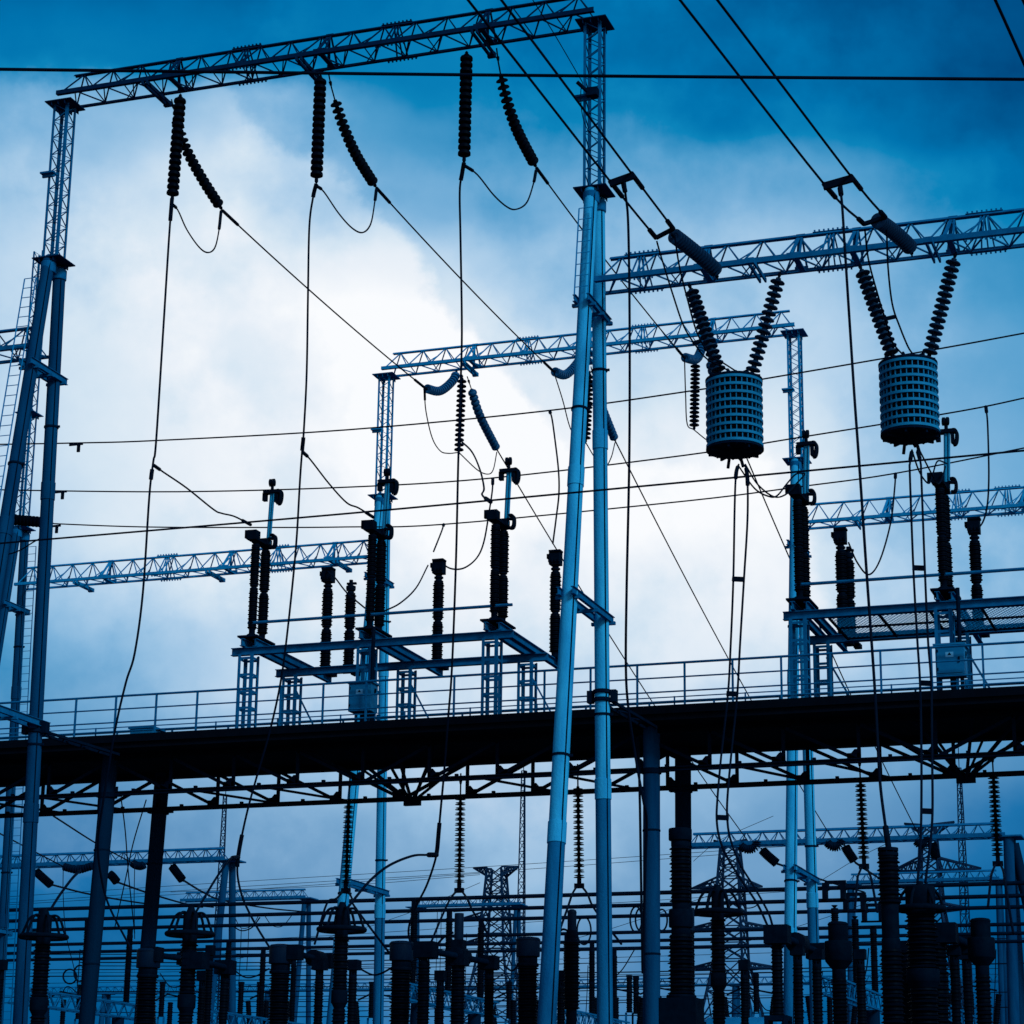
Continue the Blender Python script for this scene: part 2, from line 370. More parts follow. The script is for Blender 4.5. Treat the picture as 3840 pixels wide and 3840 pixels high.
# ------------------------------------------------------------------ deck
DZ, DY0, DY1 = 11.68, 57.0, 62.3; DX0, DX1 = -62., 14.
DK = thing('elevated_walkway', 'long dark concrete walkway on round columns with a railing, crossing the whole picture', 'walkway', (-24, 59, GZ))
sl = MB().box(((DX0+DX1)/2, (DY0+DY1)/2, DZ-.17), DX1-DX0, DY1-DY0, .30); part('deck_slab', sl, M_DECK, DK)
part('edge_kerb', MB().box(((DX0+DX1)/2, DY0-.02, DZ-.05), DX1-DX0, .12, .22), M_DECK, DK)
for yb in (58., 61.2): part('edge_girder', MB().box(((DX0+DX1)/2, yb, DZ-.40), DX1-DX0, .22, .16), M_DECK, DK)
def railing(y, posts, tops, step, off, label):
    b = MB(); z0 = DZ+.02
    for h in tops: b.tube([(DX0, y, z0+h), (DX1, y, z0+h)], .034 if h == max(tops) else .022, 6)
    rl = part('railing', b, M_STEEL, DK, label=label)
    x = DX0+off
    while x < DX1:
        if -44 < x < 2: part('post', MB().bar((x, y, z0-.1), (x, y, z0+max(tops)), .05, .05), M_STEEL, rl)
        x += step
    return rl
railing(57.06, True, (1.18, .80, .42, .16), 1.29, .35, 'front railing along the near edge')
railing(62.1, True, (1.18, .80, .42), 1.9, .7, 'rear railing along the far edge')
b = MB().bar((DX0+.9, 57.10, DZ+.30), (DX1, 57.10, DZ+.30), .012, .03)
x = DX0+.9
while x < DX1: b.bar((x, 57.10, DZ), (x, 57.10, DZ+.32), .04, .02); x += 1.9
part('toe_rail', b, M_STEEL, DK)
# steel trusses between the columns
for yb in (58., 61.):
    b = MB(); zc = 10.24; zt = DZ-.48
    x = XL-16-.4
    for bay in range(4):
        xs = [x+15.8*i/8 for i in range(9)]
        for i in range(8):
            a, c = xs[i], xs[i+1]
            p, q = ((a, yb, zt), (c, yb, zc)) if i < 4 else ((a, yb, zc), (c, yb, zt))
            b.bar(p, q, .09, .07, (0, 1, 0)); b.bar((a, yb, zc), (a, yb, zt), .09, .07, (0, 1, 0))
            g_ = -.28 if 0 < i <= 4 else .28
            b.add([(a-.06, yb-.03, zc+.05), (a+.06, yb-.03, zc+.05), (a+.06, yb-.03, zc+.3), (a+g_*.4, yb-.03, zc+.3), (a+g_*1.2, yb-.03, zc+.05)], [[0, 1, 2, 3, 4]] if g_ < 0 else [[1, 0, 3, 2][::-1], [1, 4, 3]])
            b.box((a+g_*.5, yb-.02, zc+.12), .34, .03, .16)
            b.box((a+.8, yb, zc+.09), .09, .09, .07)
        x += 15.8
    tr = part('deck_truss', b, M_DARKST, DK)
    part('lower_chord', MB().ibeam((DX0+2, yb, zc), (DX1-2, yb, zc), .16, .12, .03), M_DARKST, tr)
for k in range(4):                                # cross bracing between the two trusses, gathered to a low node per bay
    b = MB(); xn = XL-16+15.8*k+8-.3
    for dx in (-1.3, -.5, .5, 1.3):
        b.bar((xn+dx*1.5, 58, DZ-.48), (xn+.1, 61.0, 10.1), .08, .07); b.bar((xn+dx*1.2, 61, DZ-.48), (xn+.1, 60.9, 10.1), .07, .07)
    b.box((xn+.1, 61.0, 10.12), .5, .14, .16)
    part('node_bracing', b, M_DARKST, DK)
    for dx in (-5.4, -3.2, 3.2, 5.4):
        part('tie_bar', MB().bar((xn+dx, 58, 10.24), (xn+dx+1.4, 61, 10.24), .07, .06), M_DARKST, DK)
for xc in (XL-16.2, XL-.6, XR-.22, XR+15.6):
    for yb in (58., 61.2):
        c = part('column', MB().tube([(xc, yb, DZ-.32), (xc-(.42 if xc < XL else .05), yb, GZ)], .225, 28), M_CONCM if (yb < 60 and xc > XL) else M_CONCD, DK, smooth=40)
        part('collar', MB().lathe([(.23, 0), (.26, .01), (.26, .14), (.23, .15)], (xc, yb, 10.12), n=24).box((xc, yb, 10.2), .78, .2, .08), M_DARKST, c)
        for z in (8.6, 5.4, 3.1): part('steel_band', MB().lathe([(.23, 0), (.238, .005), (.238, .05), (.23, .055)], (xc-(.42 if xc < XL else .05)*(DZ-z)/(DZ-GZ), yb, z), n=24), M_DARKST, c)
# cable run on the near right column, low hatch box behind the railing
part('cable_run', MB().tube([(XR-.52, 57.78, 11.0), (XR-.47, 57.74, 9.2), (XR-.43, 57.8, 5)], .035, 8), M_IRON, DK)
p = atY(548, 2752, 58.2); HB = thing('hatch_box', 'small grey box sitting on the deck behind the left railing', 'box', (p.x, p.y, DZ+.0))
part('body', MB().box((p.x, p.y, DZ+.2), .72, .6, .40), M_BOX, HB); part('lid', MB().box((p.x+.02, p.y, DZ+.42), .84, .72, .05), M_STEEL, HB)

# ------------------------------------------------------------------ disconnector frames on the deck
FZ = 14.17
def lattice_leg(T, X, Y, z0, z1, s=.44, m=M_STEEL, bat=.48):
    b = MB(); k = s/2; n = int((z1-z0)/bat)
    for i in range(1, n+1):
        z = z1-.12-(i-1)*bat
        for a in (-1, 1): b.box((X, Y+a*k, z), s, .014, .07).box((X+a*k, Y, z), .014, s, .07)
    for ax in (-k, k):
        for ay in (-k, k): b.angle((X+ax*1.04, Y+ay*1.04, z0), (X+ax*1.04, Y+ay*1.04, z1), .085, .014, (-ax, 0, 0), (0, -ay, 0))
    return part('lattice_leg', b, m, T)
UX = [-28.31, -24.65, -20.92]; UX2 = [-12.33, -8.53, -4.8]
def frame(label, xs, x0, x1, grp):
    T = thing('disconnector_platform', label, 'steel frame', (xs[0], 59.5, DZ), grp)
    part('front_beam', MB().ibeam((x0, 58, FZ), (x1, 58, FZ), .18, .22, .022), M_STEEL, T)
    part('rear_beam', MB().ibeam((x0, 61, FZ), (x1, 61, FZ), .18, .22, .022), M_STEEL, T)
    for x in xs:
        part('cross_beam', MB().ibeam((x-.13, 57.75, FZ+.23), (x-.13, 62.0, FZ+.23), .12, .22, .02), M_STEEL, T); part('cross_beam', MB().ibeam((x+.22, 57.9, FZ+.23), (x+.22, 63.35, FZ+.23), .14, .22, .02), M_STEEL, T)
        lattice_leg(T, x+.0, 58, DZ, FZ-.12); lattice_leg(T, x+.0, 61, DZ, FZ-.12)
    part('operating_rod', MB().tube([(xs[0]-.1, 58.05, 15.02), (xs[-1]+.55, 58.05, 15.02)], .045, 8), M_STEEL, T)
    for x in xs: part('stay', MB().bar((x+.1, 61, FZ-.5), (x+1.1, 61.2, DZ+.1), .05, .05), M_STEEL, T)
    return T
frame('steel I-beam frame on lattice legs in the middle carrying three disconnectors', UX, -28.85, -20.3, 'disconnector frames')
frame('steel I-beam frame on lattice legs at right beside the expanded mesh canopy', UX2, -12.75, -1.0, 'disconnector frames')

def make_disc(label):
    T = thing('disconnector', label, 'disconnector', (0, 0, 0), 'knife disconnectors with raised blades')
    A = lambda n, b, m, par=T, sm=40: part(n, b, m, par, world=False, smooth=sm)
    b = MB().box((0, .32, .05), .62, 1.25, .05)
    for x in (-.22, .22):
        for y in (-.2, .85): b.tube([(x, y, -.2), (x, y, .1)], .016, 6)
    A('base_plate', b, M_DARKST)
    for (x, y, r) in ((0, 0, .145), (0, .68, .165)):
        z = .09 + (.0 if y == 0 else 0)
        A('foot', MB().lathe([(.15, 0), (.15, .05), (.09, .09), (.09, .2), (.12, .24)], (x, y, z), n=18), M_IRON)
        for i in range(2):
            z0 = z+.24+i*1.30
            A('porcelain', MB().lathe(shed_profile(1.14, r, .062), (x, y, z0), n=18), M_PORC)
            A('flange', MB().lathe([(.10, 0), (.12, .01), (.12, .05), (.085, .06), (.085, .1), (.12, .11), (.12, .155), (.1, .16)], (x, y, z0+1.14), n=18), M_IRON)
    zt = .09+.24+2.6
    b = MB().box((0, .34, zt+.02), .30, 1.05, .07).box((-.03, -.12, zt+.14), .3, .3, .28).box((.06, .55, zt+.10), .22, .35, .18)
    b.tube([(.15, .5, zt+.2), (.34, .5, zt+.18)], .045, 8).box((-.22, -.1, zt+.2), .16, .1, .24)
    H = A('head', b, M_IRON, T, None)
    horn = [(.2, .5, zt+.30), (.30, .5, zt+.30), (.35, .5, zt+.22), (.35, .5, zt+.02), (.30, .5, zt-.06), (.22, .5, zt-.06)]
    A('arcing_horn', MB().tube(spline(horn, 4), .045, 6).tube([V(p)+V((0, .12, 0)) for p in spline(horn, 4)], .04, 6), M_IRON, H)
    bl = A('blade', MB().tube([(.07, .66, zt+.05), (.13, .66, zt+1.72)], .062, 10).tube([(.16, .60, zt+.05), (.22, .60, zt+1.6)], .03, 8), M_ALU)
    J = A('jaw', MB().box((.14, .64, zt+1.66), .5, .22, .10).box((-.08, .64, zt+1.52), .12, .14, .24).box((.30, .64, zt+1.5), .08, .16, .36).tube([(.14, .64, zt+1.6), (.14, .64, zt+1.85)], .05, 8), M_IRON, bl, None)
    h2 = [(.3, .64, zt+1.70), (.37, .64, zt+1.69), (.41, .64, zt+1.60), (.40, .64, zt+1.42), (.36, .64, zt+1.32), (.30, .64, zt+1.31)]
    A('arcing_horn', MB().tube(spline(h2, 4), .05, 6).tube([V(p)+V((0, .12, 0)) for p in spline(h2, 4)], .05, 6), M_IRON, bl)
    for x in (.08, .18): A('contact_roller', MB().lathe([(.08, -.05), (.115, -.035), (.115, .035), (.08, .05)], (x, .64, zt+1.95), (1, .25, 0), 16), M_IRON, bl)
    return T
U0 = make_disc('open knife disconnector with raised blade, first on the middle frame, far left of the tall poles')
def rear_post(label, head=True, h=1.0):
    T = thing('post_insulator', label, 'insulator', (0, 0, 0), 'rear post insulators of the disconnectors')
    A = lambda n, b, m, sm=40: part(n, b, m, T, world=False, smooth=sm)
    A('foot', MB().box((0, 0, .03), .5, .42, .05).lathe([(.17, .04), (.17, .09), (.10, .13), (.11, .2), (.14, .22)], n=18).box((.16, .2, .0), .2, .3, .12), M_IRON)
    for i in range(2):
        z0 = .22+i*1.28*h
        A('porcelain', MB().lathe(shed_profile(1.10*h, .18, .062), (0, 0, z0), n=18), M_PORC)
        A('flange', MB().lathe([(.11, 0), (.14, .01), (.14, .05), (.1, .06), (.1, .12), (.14, .13), (.14, .175), (.1, .18)], (0, 0, z0+1.10*h), n=18), M_IRON)
    zt = .22+2.56*h
    if head:
        b = MB().lathe([(.1, -.02), (.1, .1)], (0, 0, zt), n=14).box((0, 0, zt+.29), .33, .32, .40).box((-.2, 0, zt+.36), .1, .22, .14).box((.02, -.05, zt+.50), .36, .3, .05)
        for k in (-.15, -.05, .05, .15): b.box((k, -.17, zt+.2), .05, .06, .1)
        A('contact_head', b, M_IRON, None)
    else: A('cap', MB().lathe([(.15, 0), (.15, .1), (.06, .14), (.06, .3)], (0, 0, zt), n=14).box((0, .05, zt+.2), .3, .1, .06), M_IRON)
    return T
R0 = rear_post('rear post insulator with a contact head behind the first middle disconnector')
R1 = rear_post('plain capped post insulator, slightly lower, right next to the first rear post', False, .93)
FB = FZ+.36
ulab = ['open knife disconnector with raised blade, left of the rear gantry mast',
        'open knife disconnector standing in front of the rear gantry mast and grey cabinet', 'open knife disconnector with raised blade nearest the tall front poles on their left',
        'open knife disconnector beside the rear right mast, below the first drum trap', 'open knife disconnector with raised blade below the second drum trap near the right edge',
        'knife disconnector just outside the right edge on the mesh canopy frame']
rlab = ['rear post insulator with a contact head behind the first middle disconnector', 'rear post insulator between the rear gantry mast and the third disconnector',
        'rear post insulator partly touching the tall front pole on its left side', 'thick rear post insulator at the left end of the expanded mesh canopy', 'rear post insulator near the right edge, above the mesh canopy',
        'rear post insulator just outside the right edge']
for i, x in enumerate(UX+UX2[:2]):
    o = U0 if i == 0 else copy_tree(U0); o.location = (x, 58.12, FB-.02+.03); o['label'] = ulab[i]
    o = R0 if i == 0 else copy_tree(R0); o.location = (x+.22, 62.85, FB-.02); o['label'] = rlab[i]
    if i in (0, 3):
        o = R1 if i == 0 else copy_tree(R1); o.location = (x+.22+(.75 if i == 0 else .12), 62.9 if i == 0 else 63.35, FB-.02)
        if i == 3: o['label'] = 'plain capped post insulator hugging the thick rear post by the mesh canopy'
# drive pipes and cabinets
def cabinet(label, px, y0, y1, Y, w, d):
    a = atY(px, y1, Y); b_ = atY(px, y0, Y); h = b_.z-a.z
    T = thing('control_cabinet', label, 'cabinet', (a.x, a.y, DZ), 'mechanism cabinets of the disconnectors'); X = a.x; z = a.z
    part('body', MB().box((X, Y, z+h/2), w, d, h), M_BOX, T)
    part('roof', MB().box((X, Y, z+h+.025), w+.1, d+.12, .05), M_BOX, T)
    D = part('door', MB().box((X, Y-d/2-.012, z+h/2), w-.08, .02, h-.1), M_BOX, T)
    part('handle', MB().box((X+w*.33, Y-d/2-.035, z+h*.5), .04, .03, .14), M_IRON, D)
    part('hinge', MB().box((X-w*.42, Y-d/2-.03, z+h*.82), .03, .02, .07).box((X-w*.42, Y-d/2-.03, z+h*.2), .03, .02, .07), M_IRON, D)
    s = MB().box((X+.0, Y-d/2-.025, z+h*.68), .2, .004, .13); sg = part('warning_sign', s, M_SIGN, D)
    t = MB().add([(X-.05, Y-d/2-.031, z+h*.66), (X+.05, Y-d/2-.031, z+h*.66), (X, Y-d/2-.031, z+h*.66+.075)], [[0, 1, 2]]); part('triangle_mark', t, M_IRON, sg)
    part('side_latch', MB().box((X+w/2+.01, Y+.05, z+h*.78), .02, .1, .1).box((X+w/2+.01, Y+.0, z+h*.68), .02, .04, .12), M_IRON, T)
    part('conduit', MB().tube(spline([(X+.02, Y, z), (X+.03, Y, z-.3), (X+.1, Y+.2, DZ)], 4), .07, 10).tube([(X+.25, Y+.05, z), (X+.25, Y+.05, DZ)], .05, 10), M_DARKST, T)
    part('drive_pipe', MB().tube([(X+.22, Y+.08, z+h), (X+.22, Y+.08, FB)], .055, 10), M_DARKST, T)
    part('mounting', MB().box((X+.05, Y+d/2+.12, z+h*.3), w*.9, .06, .08).box((X+.05, Y+d/2+.12, z+h*.8), w*.9, .06, .08).bar((X+.3, Y+d/2+.15, z), (X+.3, Y+d/2+.15, DZ), .09, .09), M_STEEL, T)
    return T
cabinet('grey mechanism cabinet with a warning plate in front of the middle lattice legs', 1360, 2568, 2672, 57.55, .66, .52)
cabinet('grey mechanism cabinet hanging below the right disconnector at the deck railing', 3570, 2428, 2538, 57.55, .72, .55)
# expanded metal canopy on the right frame
p0 = V((UX2[0]+.75, 58.3, FZ+.02)); MC = thing('mesh_canopy', 'expanded metal mesh platform in a dark frame at the right edge', 'platform', p0)
b = MB(); zc = FZ-.02; x = UX2[0]+.75; xe = -1.2; y0, y1 = 58.25, 60.85
st = .12
for k in range(int((xe-x+(y1-y0)*2)/st)):
    for s in (1, -1):
        xa = x-(y1-y0)*.6+k*st; pa = V((xa if s > 0 else xa+(y1-y0)*.6, y0, zc)); pb = V((xa+(y1-y0)*.6 if s > 0 else xa, y1, zc))
        for e_ in (0,):
            d = pb-pa; t0, t1 = 0., 1.
            for lim, sg in ((x, 1), (xe, -1)):
                if abs(d.x) > 1e-6:
                    t = (lim-pa.x)/d.x
                    if (d.x*sg) > 0: t0 = max(t0, t)
                    else: t1 = min(t1, t)
            if t1 > t0: b.bar(pa+d*t0, pa+d*t1, .013, .010)
part('mesh_sheet', b, M_STEELB, MC)
b = MB()
for yy in (y0, (y0+y1)/2, y1): b.bar((x, yy, zc-.03), (xe, yy, zc-.03), .07, .05)
xx = x
while xx < xe: b.bar((xx, y0, zc-.05), (xx, y1, zc-.05), .06, .05); xx += 1.33
part('support_frame', b, M_DARKST, MC)

# ------------------------------------------------------------------ strings and line traps of the front row
def sag(a, b, s, n=8):
    return [V(a).lerp(V(b), i/n)-V((0, 0, 4*s*(i/n)*(1-i/n))) for i in range(n+1)]
place = ['nearest its left mast', 'at mid span', 'nearest its right mast']
bottoms = []; tens = []
for i, ((xt, yt), (xb, yb)) in enumerate([((677, 352), (645, 758)), ((1202, 280), (1186, 690)), ((1750, 192), (1740, 612))]):
    istring('dark insulator string hanging plumb from the front crossbeam, '+place[i], [atY(xt, yt, YA), atY(xb, yb, YA)], .172, 16, M_PORC, 'plumb strings of the front gantry', .10, .22)
tpx = [[(643, 372), (655, 420), (690, 540), (752, 660), (835, 790)], [(1232, 275), (1246, 340), (1283, 460), (1335, 580), (1412, 705)], [(1862, 180), (1873, 258), (1900, 375), (1940, 490), (2012, 630)]]
bx = [[(1595, 1456), (1650, 1466), (1700, 1425), (1713, 1388)], [(2075, 1392), (2120, 1405), (2165, 1362), (2178, 1330)], [(2565, 1340), (2610, 1347), (2632, 1305), (2640, 1275)]]
for i, q in enumerate(tpx):
    X = atY(*q[0], 52.6).x
    P = [atX(x, y, X) for x, y in q]
    istring('slanting insulator string leading rearwards from the front crossbeam, '+place[i], P, .165, 17, M_PORC, 'rearward tension strings of the front gantry', .75 if i else .5, .3, 'flat')
    tens.append(P[-1])
    Xb = ph[i]
    Pb = [atY(bx[i][3][0], bx[i][3][1], 75.6)]; Xb = Pb[0].x
    Pb += [atX(x, y, Xb) for x, y in bx[i][2::-1]]
    istring('pale curved insulator string on the near side of the rear crossbeam, '+place[i], Pb, .17, 15, M_PORCG, 'near side strings of the rear gantry', .15, .2)
    wire('long span conductor from the front crossbeam to the rear one, '+place[i].replace('its ', 'the '), sag(P[-1], Pb[-1], .12), .02, group='front to rear span wires', three=True, clamps=((0, .07), (.95, 1)), k=4)
    bottoms.append(Pb[-1])
bv = [[(1733, 1405), (1720, 1705)], [(2212, 1390), (2196, 1660)], [(2608, 1350), (2603, 1612)]]
bt = [[(1752, 1412), (1768, 1460), (1800, 1560), (1866, 1690)], [(2216, 1375), (2230, 1430), (2255, 1520), (2308, 1655)], [(2650, 1300), (2665, 1370), (2700, 1480), (2755, 1610)]]
endpx = [(2815, 3168), (3125, 3152), (3450, 3140)]
for i in range(3):
    istring('insulator string hanging plumb below the rear crossbeam, '+place[i], [atY(x, y, YB) for x, y in bv[i]], .18, 15, M_DARKST, 'plumb strings of the rear gantry', .12, .15, 'flat')
    X = ph[i]; P = [atX(x, y, X) for x, y in bt[i]]
    istring('slanting insulator string on the far side of the rear crossbeam, '+place[i], P, .17, 15, M_PORCG, 'far side strings of the rear gantry', .6, .2)
    e = atX(*endpx[i], X)
    wire('conductor falling away behind the deck from the rear crossbeam, '+place[i], sag(P[-1], e, .5, 10), .024, group='spans behind the rear gantry', three=True, k=3)

# line traps under the right crossbeam
def make_trap(label):
    T = thing('line_trap', label, 'line trap', (0, 0, 0), 'drum shaped line traps')
    A = lambda n, b, m, par=T, sm=40: part(n, b, m, par, world=False, smooth=sm)
    h, r = 1.72, .70
    W = A('winding', MB().lathe([(r-.10, .06), (r-.10, h-.06)], n=48), M_WIND)
    b = MB()
    for k in range(24):
        z = .1+k*(h-.2)/23; b.lathe([(r-.10, z-.018), (r-.085, z-.018), (r-.085, z+.018), (r-.10, z+.018)], n=40, cap=False)
    A('turn_edges', b, M_PORC, W, None)
    for k in range(9):
        z = .05+k*(h-.10)/8
        A('band', MB().lathe([(r-.03, z-.033), (r, z-.033), (r, z+.033), (r-.03, z+.033), (r-.03, z-.033)], n=48, cap=False), M_TRAP)
    b = MB()
    for k in range(30):
        a = 2*pi*k/30; b.bar(((r-.045)*cos(a), (r-.045)*sin(a), .02), ((r-.045)*cos(a), (r-.045)*sin(a), h-.02), .022, .04, (cos(a), sin(a), 0))
    A('spacer_cage', b, M_TRAP, T, None)
    for z, s in ((0, -1), (h, 1)):
        b = MB().lathe([(r-.04, z), (r+.005, z), (r+.005, z+s*.05), (r-.06, z+s*.05)] if s > 0 else [(r-.06, z+s*.05), (r+.005, z+s*.05), (r+.005, z), (r-.04, z)], n=48)
        for k in range(20):
            a = 2*pi*k/20; b.lathe([(.026, 0), (.03, .01), (.03, .07), (.012, .08)], (.66*cos(a), .66*sin(a), z), (0, 0, s), 8)
        for k in range(4):
            a = pi*k/4; b.bar((-.66*cos(a), -.66*sin(a), z+s*.09), (.66*cos(a), .66*sin(a), z+s*.09), .05, .09)
        A('end_spider', b, M_DARKST, T, None)
    A('lower_terminal', MB().lathe([(.2, -.05), (.2, -.09), (.08, -.12), (.08, -.2)], n=16).bar((-.16, 0, -.2), (.16, 0, -.2), .05, .06).tube([(-.14, 0, -.2), (-.18, 0, -.48)], .04, 8).tube([(.13, 0, -.2), (.2, 0, -.48)], .04, 8), M_IRON)
    A('tuning_unit', MB().lathe([(.14, .1), (.14, 1.2)], n=16), M_IRON)
    return T
tr0 = make_trap('slatted drum line trap hanging in a V of insulators, left of the two, beside the rear mast')
tl = ['slatted drum line trap hanging in a V of insulators next to the rear right mast', 'slatted drum line trap hanging in a V of insulators nearer the right edge']
trp = []
for i, (px, yb) in enumerate([(2756, 1683), (3414, 1628)]):
    p = atY(px, yb, 52.); o = tr0 if i == 0 else copy_tree(tr0); o.location = p; o['label'] = tl[i]; trp.append(p)
vs = [[(2583, 1062), (2700, 1405), 0], [(2927, 1018), (2818, 1408), 0], [(3222, 990), (3350, 1342), 1], [(3585, 945), (3482, 1342), 1]]
vl = ['left arm of the insulator V above the drum trap beside the rear mast', 'right arm of the insulator V above the drum trap beside the rear mast', 'left arm of the insulator V above the drum trap near the right edge', 'right arm of the insulator V above the drum trap near the right edge']
for (a, b, k), l in zip(vs, vl): istring(l, [atY(*a, YA), atY(*b, YA)], .185, 15, M_PORCM, 'V strings of the line traps', .16, .12, 'flat')

# twin conductors coming in from the viewer's side to the right crossbeam
cpx = [((2690, 1048), (2680, 1010), (2600, 940), (2520, 878)), ((3420, 960), (3410, 925), (3345, 865), (3285, 822))]
cdir = V((-.02, -1, .03))
ends = []
for i, q in enumerate(cpx):
    X = atY(*q[0], 51.7).x
    P = [atY(*q[0], 51.7), atY(*q[1], 51.2), atY(*q[2], 50.2), atY(*q[3], 49.2)]
    istring(['slanting insulator string on the right crossbeam where the left twin line ends', 'slanting insulator string on the right crossbeam where the right twin line ends'][i], P, .19, 17, M_PORCM, 'near side strings of the right crossbeam', .42, .12)
    e = P[-1]; ends.append(e)
    yk = [((2460, 892), (2525, 858)), ((3240, 840), (3320, 815))][i]
    a, b = atY(*yk[0], 48.9), atY(*yk[1], 48.9)
    single('yoke_plate', MB().bar(a, b, .10, .08), M_IRON, ['yoke bar joining the left twin conductors to their insulator string', 'yoke bar joining the right twin conductors to their insulator string'][i], 'yoke')
    far = [((1755, 0), (1880, 0)), ((2550, 0), (2690, 0))][i]
    mid = [((2288, 680), (2368, 650)), ((3090, 690), (3190, 660))][i]
    for j in range(2):
        A_ = (a, b)[j]; F_ = atY(far[j][0]-140*(1+.0*i), far[j][1]-165, 35.); Mp = atY(*mid[j], 46.2)
        wire(['lower-left wire', 'upper-right wire'][j]+[' of the left twin line passing the tall right mast', ' of the right twin line crossing the open sky'][i], [A_, Mp, atY(far[j][0], far[j][1], 37.4), F_], .024, group='incoming twin conductors', three=True, clamps=((0, .1), (.28, .38)))
    sa, sb = [((2292, 690), (2372, 657)), ((3093, 700), (3193, 668))][i]
    single('spacer_bar', MB().bar(atY(sa[0]-6, sa[1], 46.2), atY(sb[0]+6, sb[1], 46.2), .09, .16).tube([atY((sa[0]+sb[0])/2+8, (sa[1]+sb[1])/2, 46.2), atY((sa[0]+sb[0])/2+14, (sa[1]+sb[1])/2+45, 46.2)], .04, 8), M_IRON, ['flat spacer bar on the left twin line right of the mast', 'flat spacer bar on the right twin line above the crossbeam'][i], 'spacer')
wire('left one of two wires cutting the upper right corner', [(3690, -80, 36), (3732, 0), (3845, 250, 38)], .024, group='corner wires')
wire('outer wire touching the very corner at upper right', [(3800, -80, 36), (3836, 0), (3900, 140, 38)], .024, group='corner wires')
wire('thick lone wire crossing the sky level from edge to edge', [atZ(-60, 259, 16), atZ(600, 267, 16), atZ(1900, 282, 16), atZ(3900, 298, 16)], .021, three=True)
wire('thin earth wire coming from above to the bracket on the right front mast', [(1960, -60, 48), (1998, 0, 48.4), (2080, 130), (2185, 310, 51.4)], .011)
wire('short slack lead looping down the right front mast from its bracket', [(2185, 312, 51.4), (2178, 345), (2182, 420), (2200, 480), (2238, 530, 51.5)], .010)

# ------------------------------------------------------------------ drops, loops and jumpers
G = 'long drop conductors from the front row'
wire('leftmost long drop conductor from the front crossbeam', [(645, 745, 52), (634, 890), (612, 1240), (585, 1660), (575, 1730), (560, 1860), (536, 2220), (505, 2450), (472, 2560), (430, 2745, 52), (385, 3020), (367, 3160), (378, 3280), (410, 3400), (495, 3565, 54.6)], .024, group=G, clamps=((.0, .05), (.31, .34)))
wire('second long drop conductor from the left on the front crossbeam', [(1186, 690, 52), (1174, 740), (1160, 850), (1155, 1100), (1150, 1400), (1139, 1620), (1133, 1690), (1125, 1800), (1110, 2050), (1080, 2350), (1052, 2560), (1010, 2750), (965, 2905), (928, 3040), (900, 3170), (890, 3250), (895, 3310), (915, 3380), (960, 3470), (1012, 3555, 55)], .024, group=G, clamps=((0, .06), (.28, .32), (.72, .79)))
wire('third long drop conductor, just left of the tall right poles', [(1740, 610, 52), (1733, 650), (1724, 720), (1727, 900), (1732, 1250), (1725, 1500), (1718, 1750), (1710, 2100), (1695, 2500), (1680, 2700), (1665, 2900), (1655, 3010), (1645, 3120), (1638, 3195), (1625, 3250), (1598, 3325), (1565, 3390), (1537, 3460), (1533, 3510), (1550, 3560, 55)], .024, group=G, clamps=((0, .08), (.62, .70)))
wire('long drop conductor right of the tall right poles, from the left twin spacer', [(2338, 690, 46.2), (2347, 740), (2356, 850), (2361, 1200), (2360, 1700), (2350, 2200), (2347, 2500), (2357, 2660), (2385, 2850), (2412, 3000), (2425, 3080), (2420, 3250), (2415, 3450), (2410, 3650, 50)], .024, group=G, clamps=((0, .06),))
wire('long drop conductor between the two drum traps, ending on the big bushing', [(3150, 705, 46.2), (3158, 770), (3170, 960), (3190, 1270), (3205, 1500), (3225, 1780), (3250, 2150), (3275, 2500), (3287, 2700), (3300, 2930), (3318, 3080), (3333, 3185, 43)], .024, group=G, clamps=((0, .06), (.93, 1)))
G = 'slack loops at the front strings'
for l, q, t in (('leftmost slack loop under the front crossbeam', [(645, 765, 52), (668, 790), (700, 860), (745, 925), (778, 947), (805, 930), (820, 870), (829, 792)], 0), ('middle slack loop under the front crossbeam', [(1187, 697, 52), (1215, 720), (1270, 800), (1320, 855), (1360, 872), (1390, 840), (1405, 760), (1411, 712)], 1), ('slack loop under the front crossbeam next to the right mast', [(1741, 620, 52), (1790, 655), (1850, 730), (1900, 775), (1935, 785), (1975, 760), (2000, 690), (2010, 640)], 2)):
    q[-1] = (*q[-1], tens[t].y); wire(l, q, .019, group=G, clamps=((0, .1), (.9, 1)))
G = 'taps from the drops to the equipment'
wire('drooping tap from the leftmost drop to the first middle disconnector', [(577, 1745, 52), (615, 1772), (700, 1830), (800, 1910), (832, 1925), (880, 1937), (940, 1968, 58.2)], .02, group=G, clamps=((0, .12), (.92, 1)))
wire('drooping tap from the second drop to the disconnector at the rear mast', [(1135, 1695, 52), (1165, 1725), (1235, 1815), (1300, 1885), (1345, 1905), (1400, 1940, 58.2)], .02, group=G, clamps=((0, .14), (.92, 1)))
wire('low tap from the second drop to the ringed bushing below the deck', [(893, 3215, 53.5), (862, 3222), (840, 3250), (800, 3310), (735, 3420, 48)], .026, group=G, clamps=((0, .2),))
wire('arching tap from the third drop over to the left ringed bushing', [(1637, 3206, 53.5), (1600, 3206), (1545, 3210), (1460, 3245), (1390, 3300), (1330, 3370), (1288, 3425, 48)], .026, group=G, clamps=((0, .14),))
wire('thick tap sloping from the left beam string down to the left ringed bushing', [(300, 3265, 52), (270, 3295), (225, 3355), (190, 3410, 48)], .03, group=G)
wire('kinked tap from the rear plumb string to the third disconnector', [(1730, 1655, 74), (1770, 1695), (1800, 1762), (1815, 1830), (1808, 1856), (1840, 1882, 58.3)], .026, group=G, clamps=((.9, 1),))
